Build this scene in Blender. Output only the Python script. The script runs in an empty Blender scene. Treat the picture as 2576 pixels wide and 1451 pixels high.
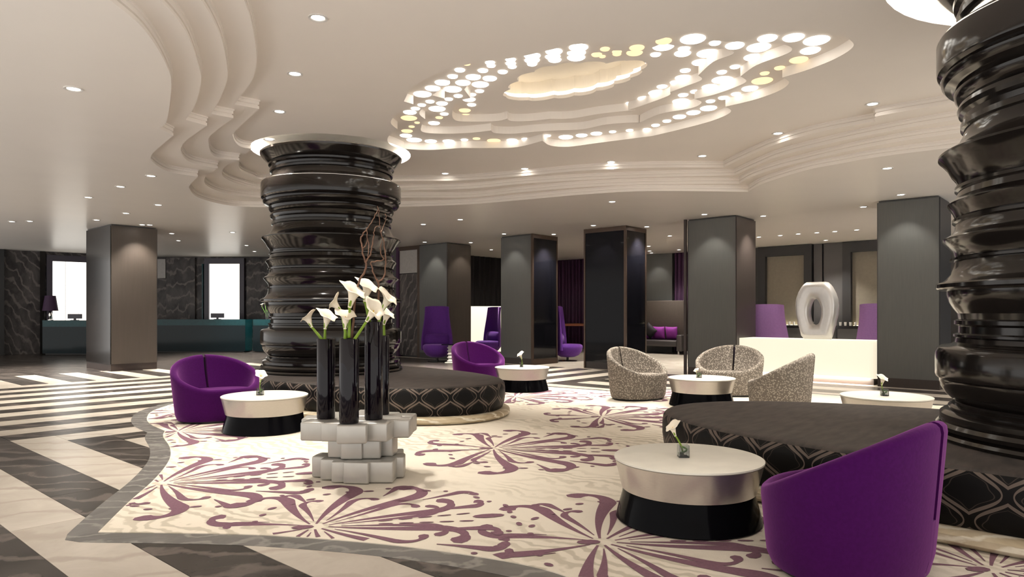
import bpy, bmesh, math, random
from mathutils import Vector, Matrix
from mathutils.geometry import delaunay_2d_cdt
from math import pi, sin, cos, radians, hypot, atan2

S = bpy.context.scene
COL = S.collection
random.seed(7)

# ------------------------------------------------------------------ camera, world, exposure
CAM_YAW = radians(41.5)            # the lens looks 41.5 degrees off the hall's long axis (world x)
cam_d = bpy.data.cameras.new('camera')
cam = bpy.data.objects.new('camera', cam_d)
COL.objects.link(cam)
cam.location = (0, 0, 1.3)
cam.rotation_euler = (pi / 2, 0, CAM_YAW - pi / 2)
cam_d.sensor_width = 36.0
cam_d.lens = 36.0 * 1750 / 2576
cam_d.shift_y = 62.5 / 2576
cam_d.clip_end = 200
S.camera = cam

W = bpy.data.worlds.new('hall_ambient')
S.world = W
W.use_nodes = True
W.node_tree.nodes['Background'].inputs[0].default_value = (1.0, 0.97, 0.93, 1)
W.node_tree.nodes['Background'].inputs[1].default_value = 1.12

S.view_settings.view_transform = 'Standard'
S.view_settings.look = 'None'
S.view_settings.gamma = 1.0
S.view_settings.use_curve_mapping = False
S.view_settings.exposure = 0.52
S.cycles.max_bounces = 5
S.cycles.diffuse_bounces = 4
S.cycles.glossy_bounces = 3
S.cycles.use_light_tree = False
S.cycles.adaptive_threshold = 0.03
S.cycles.sample_clamp_indirect = 4.0
S.cycles.caustics_reflective = False
S.cycles.caustics_refractive = False

CEIL = 3.3          # outer ceiling; the middle rises in four 10 cm steps
TOPC = 3.7          # raised ceiling


def plan(right, forward):
    """plan point given as metres to the right of and ahead of the camera station"""
    return (right * sin(CAM_YAW) + forward * cos(CAM_YAW), -right * cos(CAM_YAW) + forward * sin(CAM_YAW))


# ------------------------------------------------------------------ materials
MATS = {}


def srgb(r, g, b):
    f = lambda c: (c / 255 / 12.92) if c / 255 <= 0.04045 else ((c / 255 + 0.055) / 1.055) ** 2.4
    return (f(r), f(g), f(b), 1)


def new_mat(name):
    m = bpy.data.materials.new(name)
    m.use_nodes = True
    nt = m.node_tree
    b = nt.nodes['Principled BSDF']
    MATS[name] = m
    return m, nt, b


def plain(name, col, rough=0.5, metal=0.0, spec=0.5, coat=0.0, sheen=0.0, sheen_tint=None, var=0.06, scale=14.0, bump=0.0, stretch=None):
    m, nt, b = new_mat(name)
    b.inputs['Roughness'].default_value = rough
    b.inputs['Metallic'].default_value = metal
    b.inputs['Specular IOR Level'].default_value = spec
    b.inputs['Coat Weight'].default_value = coat
    b.inputs['Coat Roughness'].default_value = 0.08
    if sheen:
        b.inputs['Sheen Weight'].default_value = sheen
        b.inputs['Sheen Roughness'].default_value = 0.45
        b.inputs['Sheen Tint'].default_value = sheen_tint or col
    tc = nt.nodes.new('ShaderNodeTexCoord')
    mp = nt.nodes.new('ShaderNodeMapping')
    if stretch:
        mp.inputs['Scale'].default_value = stretch
    nt.links.new(tc.outputs['Object'], mp.inputs[0])
    nz = nt.nodes.new('ShaderNodeTexNoise')
    nz.inputs['Scale'].default_value = scale
    nz.inputs['Detail'].default_value = 4
    nt.links.new(mp.outputs[0], nz.inputs['Vector'])
    cr = nt.nodes.new('ShaderNodeValToRGB')
    cr.color_ramp.elements[0].position = 0.3
    cr.color_ramp.elements[1].position = 0.7
    cr.color_ramp.elements[0].color = tuple(c * (1 - var) for c in col[:3]) + (1,)
    cr.color_ramp.elements[1].color = tuple(min(1, c * (1 + var)) for c in col[:3]) + (1,)
    nt.links.new(nz.outputs['Fac'], cr.inputs[0])
    nt.links.new(cr.outputs[0], b.inputs['Base Color'])
    if bump:
        bp = nt.nodes.new('ShaderNodeBump')
        bp.inputs['Strength'].default_value = bump
        bp.inputs['Distance'].default_value = 0.01
        nt.links.new(nz.outputs['Fac'], bp.inputs['Height'])
        nt.links.new(bp.outputs[0], b.inputs['Normal'])
    return m


def glow(name, col, strength):
    m, nt, b = new_mat(name)
    b.inputs['Base Color'].default_value = (0.35, 0.34, 0.31, 1)
    b.inputs['Roughness'].default_value = 0.6
    b.inputs['Emission Color'].default_value = col
    b.inputs['Emission Strength'].default_value = strength
    return m


def marble(name, dark, light, vein, rough, scale=1.3, vein_pos=0.62, stretch=(1, 1, 1), distort=3.0):
    """streaked stone; every slab shifts the figure by its own random offset"""
    m, nt, b = new_mat(name)
    N, L = nt.nodes.new, nt.links.new
    geo = N('ShaderNodeNewGeometry')
    inf = N('ShaderNodeObjectInfo')
    mul = N('ShaderNodeVectorMath'); mul.operation = 'SCALE'
    cmb = N('ShaderNodeCombineXYZ')
    L(inf.outputs['Random'], cmb.inputs[0]); L(inf.outputs['Random'], cmb.inputs[1]); L(inf.outputs['Random'], cmb.inputs[2])
    L(cmb.outputs[0], mul.inputs[0]); mul.inputs['Scale'].default_value = 37.0
    add = N('ShaderNodeVectorMath'); add.operation = 'ADD'
    mp = N('ShaderNodeMapping'); mp.inputs['Scale'].default_value = stretch
    L(geo.outputs['Position'], mp.inputs[0])
    L(mp.outputs[0], add.inputs[0]); L(mul.outputs[0], add.inputs[1])
    n1 = N('ShaderNodeTexNoise'); n1.inputs['Scale'].default_value = scale; n1.inputs['Detail'].default_value = 6
    n1.inputs['Roughness'].default_value = 0.62; n1.inputs['Distortion'].default_value = distort * 0.3
    L(add.outputs[0], n1.inputs['Vector'])
    wv = N('ShaderNodeTexWave'); wv.inputs['Scale'].default_value = scale * 0.9
    wv.inputs['Distortion'].default_value = distort * 3; wv.inputs['Detail'].default_value = 5; wv.inputs['Detail Scale'].default_value = 1.4
    wv.bands_direction = 'DIAGONAL'
    L(add.outputs[0], wv.inputs['Vector'])
    cr = N('ShaderNodeValToRGB')
    cr.color_ramp.elements[0].position = 0.3; cr.color_ramp.elements[1].position = 0.72
    cr.color_ramp.elements[0].color = dark; cr.color_ramp.elements[1].color = light
    L(n1.outputs['Fac'], cr.inputs[0])
    vr = N('ShaderNodeValToRGB')
    vr.color_ramp.elements[0].position = vein_pos; vr.color_ramp.elements[0].color = (0, 0, 0, 1)
    vr.color_ramp.elements[1].position = 1.0; vr.color_ramp.elements[1].color = (1, 1, 1, 1)
    L(wv.outputs['Fac'], vr.inputs[0])
    mx = N('ShaderNodeMix'); mx.data_type = 'RGBA'
    L(vr.outputs[0], mx.inputs[0]); L(cr.outputs[0], mx.inputs[6]); mx.inputs[7].default_value = vein
    L(mx.outputs[2], b.inputs['Base Color'])
    b.inputs['Roughness'].default_value = rough
    b.inputs['Specular IOR Level'].default_value = 0.16
    return m


plain('ceiling_paint', (0.90, 0.835, 0.765, 1), 0.5, spec=0.1, var=0.012, scale=1.5)
plain('ceiling_gloss', (0.90, 0.84, 0.775, 1), 0.3, spec=0.16, var=0.012, scale=1.5)
plain('cove_paint', (0.86, 0.79, 0.68, 1), 0.5, var=0.01)
marble('floor_dark', (0.014, 0.012, 0.011, 1), (0.075, 0.066, 0.06, 1), (0.12, 0.10, 0.09, 1), 0.27, 1.6, 0.75, (1, 1, 1), 3.0)
marble('floor_white', (0.44, 0.39, 0.335, 1), (0.60, 0.545, 0.475, 1), (0.44, 0.385, 0.33, 1), 0.24, 1.3, 0.84, (1, 1, 1), 2.2)
marble('border_grey', (0.12, 0.115, 0.11, 1), (0.19, 0.18, 0.17, 1), (0.25, 0.235, 0.22, 1), 0.25, 2.6, 0.8)
marble('wall_marble', (0.022, 0.019, 0.021, 1), (0.12, 0.108, 0.104, 1), (0.17, 0.15, 0.14, 1), 0.28, 2.2, 0.8, (1.2, 1.2, 0.7), 2.2)
marble('plinth_stone', (0.34, 0.26, 0.16, 1), (0.62, 0.53, 0.38, 1), (0.75, 0.69, 0.56, 1), 0.3, 2.4, 0.7, (1, 1, 3.0))
plain('pillar_fabric', srgb(82, 83, 82), 0.55, var=0.05, scale=60, stretch=(1, 1, 0.05), bump=0.1)
plain('pillar_brown', srgb(66, 59, 53), 0.45, var=0.06, scale=30, stretch=(1, 1, 0.05))
plain('bronze', srgb(70, 56, 47), 0.35, 0.6, var=0.05)
plain('plinth_brown', srgb(44, 34, 30), 0.4)
plain('pillar_dark', srgb(56, 49, 46), 0.4, var=0.06, scale=30, stretch=(1, 1, 0.05))
plain('curtain_black', (0.006, 0.004, 0.006, 1), 0.8, var=0.2, scale=8, stretch=(6, 6, 0.3))
plain('bench_panel', srgb(62, 54, 48), 0.6)
plain('black_glass', (0.004, 0.004, 0.006, 1), 0.05, spec=0.10, var=0.02)
plain('black_gloss', (0.010, 0.008, 0.007, 1), 0.13, spec=0.42, coat=0.0, var=0.15, scale=3)
plain('black_matt', (0.008, 0.008, 0.009, 1), 0.45)
plain('dark_wall', (0.02, 0.019, 0.02, 1), 0.5)
plain('charcoal_panel', srgb(58, 57, 58), 0.45, var=0.04)
plain('vase_black', (0.005, 0.003, 0.006, 1), 0.06, spec=0.3, coat=0.0, var=0.1)
plain('table_black', (0.003, 0.003, 0.004, 1), 0.12, spec=0.04, var=0.1)
plain('silver_leaf', (0.80, 0.77, 0.73, 1), 0.28, 0.95, var=0.05, scale=40, stretch=(1, 1, 14))
plain('silver_top', (0.84, 0.81, 0.72, 1), 0.38, 0.12, var=0.05, scale=5)
plain('silver_block', (0.50, 0.485, 0.45, 1), 0.36, 0.5, var=0.06, scale=8)
plain('sculpture_silver', (0.74, 0.72, 0.70, 1), 0.36, 0.65, var=0.03)
plain('purple_velvet', srgb(58, 12, 70), 0.9, spec=0.03, sheen=0.5, sheen_tint=(0.70, 0.26, 0.72, 1), var=0.10, scale=55, bump=0.08)
plain('violet_velvet', srgb(84, 40, 126), 0.75, spec=0.2, sheen=0.6, sheen_tint=(0.6, 0.35, 0.8, 1), var=0.08, scale=30)
plain('plum_fabric', srgb(128, 92, 140), 0.8, spec=0.2, sheen=0.4, var=0.05, scale=30)
plain('slit_dark', (0.012, 0.004, 0.016, 1), 0.9)
plain('curtain_plum', (0.045, 0.012, 0.05, 1), 0.7, sheen=0.5, var=0.2, scale=8, stretch=(6, 6, 0.3))
plain('cushion_purple', srgb(140, 50, 150), 0.7, sheen=0.4, var=0.08)
plain('cushion_black', (0.01, 0.008, 0.012, 1), 0.7)
plain('sofa_dark', (0.035, 0.03, 0.03, 1), 0.45, spec=0.5)
plain('lily_white', srgb(250, 240, 220), 0.5, var=0.02)
plain('stem_green', srgb(126, 158, 44), 0.5, var=0.15)
plain('leaf_green', srgb(86, 140, 40), 0.5, var=0.2)
plain('branch_brown', srgb(112, 80, 62), 0.7, var=0.25, scale=20, bump=0.3)
plain('trim_white', (0.75, 0.72, 0.68, 1), 0.35)
plain('teal_glass', (0.002, 0.010, 0.014, 1), 0.08, spec=0.2, coat=0.0, var=0.1)
plain('teal_edge', (0.006, 0.055, 0.066, 1), 0.15, spec=0.25, var=0.1)
plain('desk_dark', (0.006, 0.012, 0.016, 1), 0.08, spec=0.5)
plain('lamp_shade_plum', (0.05, 0.02, 0.06, 1), 0.7)
plain('window_frame_plum', (0.035, 0.028, 0.045, 1), 0.35)
plain('pale_panel', (0.42, 0.40, 0.38, 1), 0.4)
plain('wood_orange', srgb(120, 62, 30), 0.4)
plain('chrome', (0.75, 0.74, 0.72, 1), 0.12, 1.0)
plain('monitor_dark', (0.02, 0.015, 0.035, 1), 0.3)
glow('disc_white', (1.0, 0.95, 0.86, 1), 3.2)
glow('disc_amber', (1.0, 0.72, 0.36, 1), 0.9)
glow('cove_glow', (1.0, 0.90, 0.76, 1), 1.5)
glow('collar_glow', (1.0, 0.93, 0.82, 1), 22.0)
glow('lens_glow', (1.0, 0.95, 0.88, 1), 14.0)
glow('window_glow', (1.0, 0.95, 0.86, 1), 1.25)
glow('counter_glow', (1.0, 0.89, 0.68, 1), 0.62)
glow('screen_glow', (1.0, 0.89, 0.66, 1), 0.66)
glow('alcove_strip', (1.0, 0.85, 0.55, 1), 9.0)
plain('alcove_board', (0.13, 0.115, 0.09, 1), 0.5)


for n_ in ('disc_white', 'disc_amber', 'lens_glow'):
    MATS[n_].cycles.emission_sampling = 'NONE'


def glass_mat():
    m, nt, b = new_mat('clear_glass')
    b.inputs['Base Color'].default_value = (0.95, 0.97, 0.95, 1)
    b.inputs['Roughness'].default_value = 0.03
    b.inputs['Transmission Weight'].default_value = 0.95
    b.inputs['IOR'].default_value = 1.2


glass_mat()


def carpet_mat():
    m, nt, b = new_mat('carpet_cream')
    N, L = nt.nodes.new, nt.links.new
    tc = N('ShaderNodeTexCoord')
    wv = N('ShaderNodeTexWave'); wv.inputs['Scale'].default_value = 2.6; wv.inputs['Distortion'].default_value = 14
    wv.inputs['Detail'].default_value = 3.5; wv.inputs['Detail Scale'].default_value = 1.1
    big = N('ShaderNodeTexNoise'); big.inputs['Scale'].default_value = 0.75; big.inputs['Detail'].default_value = 2
    fine = N('ShaderNodeTexNoise'); fine.inputs['Scale'].default_value = 170; fine.inputs['Detail'].default_value = 2
    for n in (wv, big, fine):
        L(tc.outputs['Object'], n.inputs['Vector'])
    r1 = N('ShaderNodeValToRGB'); r1.color_ramp.elements[0].position = 0.40; r1.color_ramp.elements[1].position = 0.80
    L(wv.outputs['Fac'], r1.inputs[0])
    r2 = N('ShaderNodeValToRGB'); r2.color_ramp.elements[0].position = 0.46; r2.color_ramp.elements[1].position = 0.60
    L(big.outputs['Fac'], r2.inputs[0])
    mu = N('ShaderNodeMath'); mu.operation = 'MULTIPLY'
    L(r1.outputs[0], mu.inputs[0]); L(r2.outputs[0], mu.inputs[1])
    mx = N('ShaderNodeMix'); mx.data_type = 'RGBA'
    mx.inputs[6].default_value = (0.72, 0.655, 0.555, 1); mx.inputs[7].default_value = (0.53, 0.475, 0.385, 1)
    L(mu.outputs[0], mx.inputs[0]); L(mx.outputs[2], b.inputs['Base Color'])
    b.inputs['Roughness'].default_value = 0.95
    b.inputs['Specular IOR Level'].default_value = 0.1
    bp = N('ShaderNodeBump'); bp.inputs['Strength'].default_value = 0.35; bp.inputs['Distance'].default_value = 0.004
    L(fine.outputs['Fac'], bp.inputs['Height']); L(bp.outputs[0], b.inputs['Normal'])


carpet_mat()
plain('carpet_plum', srgb(122, 92, 104), 0.95, spec=0.1, var=0.10, scale=60, bump=0.2)


def damask_mat():
    """velvet with an ogee lattice: two families of touching sine lines, a lotus ring inside each cell (uv in metres)"""
    m, nt, b = new_mat('ogee_damask')
    N, L = nt.nodes.new, nt.links.new
    uvn = N('ShaderNodeUVMap')
    sp = N('ShaderNodeSeparateXYZ'); L(uvn.outputs[0], sp.inputs[0])

    def M(op, a, bb=None, c=None):
        n = N('ShaderNodeMath'); n.operation = op
        for i, v in enumerate((a, bb, c)):
            if v is None:
                continue
            if isinstance(v, (int, float)):
                n.inputs[i].default_value = v
            else:
                L(v, n.inputs[i])
        return n.outputs[0]
    w, h = 0.36, 0.34
    s = M('DIVIDE', sp.outputs[0], w)
    t = M('DIVIDE', M('ADD', sp.outputs[1], 0.03), h)
    c = M('MULTIPLY', M('COSINE', M('MULTIPLY', t, 2 * pi)), 0.25)
    dA = M('ABSOLUTE', M('SUBTRACT', M('FRACT', M('ADD', M('SUBTRACT', s, c), 0.5)), 0.5))
    dB = M('ABSOLUTE', M('SUBTRACT', M('FRACT', M('ADD', s, c)), 0.5))
    d = M('MINIMUM', dA, dB)
    # bands: thin outline pair plus a swelling taupe leaf at the cell's flanks
    swell = M('MULTIPLY', M('POWER', M('ABSOLUTE', M('SINE', M('MULTIPLY', t, 2 * pi))), 2.0), 0.042)
    leaf = M('LESS_THAN', M('ABSOLUTE', M('SUBTRACT', d, 0.075)), M('ADD', swell, 0.010))
    # lotus in the cell
    petal = M('SINE', M('MULTIPLY', t, 8 * pi))
    inner = M('LESS_THAN', M('ABSOLUTE', M('SUBTRACT', d, M('ADD', 0.185, M('MULTIPLY', petal, 0.03)))), 0.009)
    f = M('MAXIMUM', leaf, M('MULTIPLY', inner, 0.3))
    mx = N('ShaderNodeMix'); mx.data_type = 'RGBA'
    mx.inputs[6].default_value = (0.004, 0.0035, 0.0035, 1); mx.inputs[7].default_value = (0.125, 0.098, 0.082, 1)
    L(f, mx.inputs[0]); L(mx.outputs[2], b.inputs['Base Color'])
    b.inputs['Roughness'].default_value = 0.5
    b.inputs['Specular IOR Level'].default_value = 0.15


damask_mat()
plain('pouf_velvet', srgb(46, 40, 37), 0.55, spec=0.2, sheen=0.12, sheen_tint=(0.5, 0.45, 0.42, 1), var=0.75, scale=7.0, stretch=(0.6, 2.2, 1), bump=0.1)


def speckle_mat():
    m, nt, b = new_mat('speckled_weave')
    N, L = nt.nodes.new, nt.links.new
    tc = N('ShaderNodeTexCoord')
    vo = N('ShaderNodeTexVoronoi'); vo.inputs['Scale'].default_value = 44
    nz = N('ShaderNodeTexNoise'); nz.inputs['Scale'].default_value = 55; nz.inputs['Detail'].default_value = 2
    L(tc.outputs['Object'], nz.inputs['Vector'])
    L(tc.outputs['Object'], vo.inputs['Vector'])
    ad = N('ShaderNodeMath'); ad.operation = 'ADD'
    L(vo.outputs['Distance'], ad.inputs[0]); L(nz.outputs['Fac'], ad.inputs[1])
    cr = N('ShaderNodeValToRGB'); cr.color_ramp.interpolation = 'EASE'
    cr.color_ramp.elements[0].position = 0.78; cr.color_ramp.elements[1].position = 1.06
    cr.color_ramp.elements[0].color = (0.40, 0.355, 0.305, 1); cr.color_ramp.elements[1].color = (0.15, 0.13, 0.11, 1)
    L(ad.outputs[0], cr.inputs[0]); L(cr.outputs[0], b.inputs['Base Color'])
    b.inputs['Roughness'].default_value = 0.8
    b.inputs['Specular IOR Level'].default_value = 0.2


speckle_mat()


# ------------------------------------------------------------------ builders
def mesh_data(name, verts, faces, mat, smooth=False, uvs=None, sharp=None):
    me = bpy.data.meshes.new(name)
    me.from_pydata(verts, [], faces)
    me.materials.append(MATS[mat])
    if uvs:
        lay = me.uv_layers.new(name='UVMap')
        for poly in me.polygons:
            for li in poly.loop_indices:
                lay.data[li].uv = uvs[me.loops[li].vertex_index]
    if smooth:
        me.shade_smooth()
        if sharp:
            me.set_sharp_from_angle(angle=radians(sharp))
    me.update()
    return me


def link(name, me, parent=None, loc=(0, 0, 0), rz=0.0):
    o = bpy.data.objects.new(name, me)
    COL.objects.link(o)
    o.location = loc
    o.rotation_euler = (0, 0, rz)
    if parent:
        o.parent = parent
    return o


def obj(name, verts, faces, mat, parent=None, loc=(0, 0, 0), rz=0.0, **kw):
    return link(name, mesh_data(name, verts, faces, mat, **kw), parent, loc, rz)


def thing(name, label, cat, loc=(0, 0, 0), rz=0.0, group=None):
    o = bpy.data.objects.new(name, None)
    COL.objects.link(o)
    o.location = loc
    o.rotation_euler = (0, 0, rz)
    o.empty_display_size = 0.1
    o['label'] = label
    o['category'] = cat
    if group:
        o['group'] = group
    return o


def struct(o, label):
    o['kind'] = 'structure'
    o['label'] = label
    return o


def tag(o, label, cat, group=None):
    o['label'] = label
    o['category'] = cat
    if group:
        o['group'] = group
    return o


def box_vf(x0, x1, y0, y1, z0, z1):
    v = [(x0, y0, z0), (x1, y0, z0), (x1, y1, z0), (x0, y1, z0), (x0, y0, z1), (x1, y0, z1), (x1, y1, z1), (x0, y1, z1)]
    f = [(0, 3, 2, 1), (4, 5, 6, 7), (0, 1, 5, 4), (1, 2, 6, 5), (2, 3, 7, 6), (3, 0, 4, 7)]
    return v, f


def box(name, x0, x1, y0, y1, z0, z1, mat, parent=None, bevel=0.0, seg=2, **kw):
    """box whose origin is its own centre"""
    c = ((x0 + x1) / 2, (y0 + y1) / 2, (z0 + z1) / 2)
    hx, hy, hz = (x1 - x0) / 2, (y1 - y0) / 2, (z1 - z0) / 2
    if not bevel:
        v, f = box_vf(-hx, hx, -hy, hy, -hz, hz)
        return obj(name, v, f, mat, parent, c, **kw)
    bm = bmesh.new()
    bmesh.ops.create_cube(bm, size=1)
    bmesh.ops.scale(bm, vec=(2 * hx, 2 * hy, 2 * hz), verts=bm.verts)
    bmesh.ops.bevel(bm, geom=bm.edges[:], offset=bevel, segments=seg, affect='EDGES', profile=0.5)
    me = bpy.data.meshes.new(name)
    bm.to_mesh(me); bm.free()
    me.materials.append(MATS[mat])
    me.shade_smooth()
    me.set_sharp_from_angle(angle=radians(50))
    return link(name, me, parent, c)


def lathe_vf(prof, n=48, cap_lo=True, cap_hi=True, sx=1.0, sy=1.0):
    v, f = [], []
    for r, z in prof:
        for i in range(n):
            a = 2 * pi * i / n
            v.append((r * cos(a) * sx, r * sin(a) * sy, z))
    for j in range(len(prof) - 1):
        for i in range(n):
            a, b = j * n + i, j * n + (i + 1) % n
            f.append((a, b, b + n, a + n))
    if cap_lo:
        f.append(tuple(range(n))[::-1])
    if cap_hi:
        k = (len(prof) - 1) * n
        f.append(tuple(range(k, k + n)))
    return v, f


def lathe(name, prof, mat, parent=None, loc=(0, 0, 0), n=48, sharp=35, **kw):
    v, f = lathe_vf(prof, n, **kw)
    return obj(name, v, f, mat, parent, loc, smooth=True, sharp=sharp)


def tube_vf(path, radii, n=8, cap=True):
    P = [Vector(p) for p in path]
    v, f = [], []
    up = Vector((0.31, 0.17, 0.94)).normalized()
    for i, p in enumerate(P):
        d = (P[min(i + 1, len(P) - 1)] - P[max(i - 1, 0)]).normalized()
        a = d.cross(up)
        if a.length < 1e-3:
            a = d.cross(Vector((1, 0, 0)))
        a.normalize()
        b = a.cross(d)
        r = radii[i] if isinstance(radii, (list, tuple)) else radii
        for k in range(n):
            t = 2 * pi * k / n
            v.append(tuple(p + a * r * cos(t) + b * r * sin(t)))
    for i in range(len(P) - 1):
        for k in range(n):
            f.append((i * n + k, i * n + (k + 1) % n, (i + 1) * n + (k + 1) % n, (i + 1) * n + k))
    if cap:
        f.append(tuple(range(n))[::-1])
        q = (len(P) - 1) * n
        f.append(tuple(range(q, q + n)))
    return v, f


def tube(name, path, radii, mat, parent=None, n=8, loc=(0, 0, 0), **kw):
    v, f = tube_vf(path, radii, n)
    return obj(name, v, f, mat, parent, loc, smooth=True, **kw)


def smooth_loop(pts, n=6):
    """closed outline through the points; 'c' marks a cusp where the curve may turn sharply"""
    segs, cur = [], []
    for p in pts:
        if p == 'c':
            segs.append(cur)
            cur = [cur[-1]]
        else:
            cur.append(p)
    cur.append(pts[0])
    segs.append(cur)
    out = []
    for s in segs:
        for i in range(len(s) - 1):
            p0, p1, p2, p3 = s[max(i - 1, 0)], s[i], s[i + 1], s[min(i + 2, len(s) - 1)]
            for j in range(n):
                t = j / n
                out.append(tuple(0.5 * (2 * p1[q] + (-p0[q] + p2[q]) * t + (2 * p0[q] - 5 * p1[q] + 4 * p2[q] - p3[q]) * t * t
                                        + (-p0[q] + 3 * p1[q] - 3 * p2[q] + p3[q]) * t ** 3) for q in (0, 1)))
    return out


def spline(pts, n=6):
    out = []
    for i in range(len(pts) - 1):
        p0, p1, p2, p3 = pts[max(i - 1, 0)], pts[i], pts[i + 1], pts[min(i + 2, len(pts) - 1)]
        for j in range(n):
            t = j / n
            out.append(tuple(0.5 * (2 * p1[q] + (-p0[q] + p2[q]) * t + (2 * p0[q] - 5 * p1[q] + 4 * p2[q] - p3[q]) * t * t
                                    + (-p0[q] + 3 * p1[q] - 3 * p2[q] + p3[q]) * t ** 3) for q in range(len(p1))))
    out.append(tuple(pts[-1]))
    return out


def offset_loop(loop, d):
    n = len(loop)
    area = sum(loop[i - 1][0] * loop[i][1] - loop[i][0] * loop[i - 1][1] for i in range(n))
    sg = 1 if area > 0 else -1
    out = []
    for i in range(n):
        (x0, y0), (x1, y1) = loop[i - 2], loop[(i + 2) % n]
        l = hypot(x1 - x0, y1 - y0) or 1
        out.append((loop[i][0] + sg * (y1 - y0) / l * d, loop[i][1] - sg * (x1 - x0) / l * d))
    return out


def inside(x, y, loop):
    r = False
    for i in range(len(loop)):
        (ax, ay), (bx, by) = loop[i], loop[i - 1]
        if (ay > y) != (by > y) and x < (bx - ax) * (y - ay) / (by - ay) + ax:
            r = not r
    return r


def plate_mesh(name, loops, z, mat, rises=(), groove=False):
    """flat plate bounded by outline loops (first = outside, rest = holes); rises = [(loop index, z_top)] adds the upright step faces"""
    pts, eds = [], []
    for lp in loops:
        b = len(pts)
        pts += [Vector((x, y)) for x, y in lp]
        eds += [(b + i, b + (i + 1) % len(lp)) for i in range(len(lp))]
    ov, oe, of = delaunay_2d_cdt(pts, eds, [], 0, 1e-5)[:3]
    V = [(p.x, p.y, z) for p in ov]
    F = []
    for tri in of:
        x, y = sum(ov[i].x for i in tri) / len(tri), sum(ov[i].y for i in tri) / len(tri)
        if inside(x, y, loops[0]) and not any(inside(x, y, h) for h in loops[1:]):
            F.append(tuple(tri))
    for li, zt in rises:
        n = len(loops[li])
        prof = [(0.0, z), (0.0, zt)]
        if groove:
            h = zt - z
            prof = [(0.0, z), (0.0, z + 0.30 * h), (0.014, z + 0.34 * h), (0.014, z + 0.46 * h), (0.0, z + 0.50 * h), (0.0, z + 0.80 * h), (-0.012, z + 0.84 * h), (-0.012, zt)]
        for off, zz in prof:
            b = len(V)
            lp = offset_loop(loops[li], off) if off else loops[li]
            V += [(x, y, zz) for x, y in lp]
            if zz != z:
                F += [(b - n + i, b - n + (i + 1) % n, b + (i + 1) % n, b + i) for i in range(n)]
    me = bpy.data.meshes.new(name)
    me.from_pydata(V, [], F)
    me.materials.append(MATS[mat])
    return me


def circle(cx, cy, r, n=48, rev=False):
    p = [(cx + r * cos(2 * pi * i / n), cy + r * sin(2 * pi * i / n)) for i in range(n)]
    return p[::-1] if rev else p


def area_lamp(name, loc, size, watts, col=(1, 0.9, 0.75), rot=(0, 0, 0), size_y=None, parent=None):
    l = bpy.data.lights.new(name, 'AREA')
    l.energy = watts
    l.color = col
    l.size = size
    if size_y:
        l.shape = 'RECTANGLE'
        l.size_y = size_y
    o = bpy.data.objects.new(name, l)
    COL.objects.link(o)
    o.location = loc
    o.rotation_euler = rot
    if parent:
        o.parent = parent
    return o


def spot_lamp(name, loc, watts, angle=100, blend=0.8, col=(1, 0.93, 0.83), aim=None, parent=None, radius=0.04):
    l = bpy.data.lights.new(name, 'SPOT')
    l.energy = watts
    l.color = col
    l.spot_size = radians(angle)
    l.spot_blend = blend
    l.shadow_soft_size = radius
    o = bpy.data.objects.new(name, l)
    COL.objects.link(o)
    o.location = loc
    if aim is not None:
        o.rotation_euler = (Vector(aim) - Vector(loc)).to_track_quat('-Z', 'Y').to_euler()
    if parent:
        o.parent = parent
    return o

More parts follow.
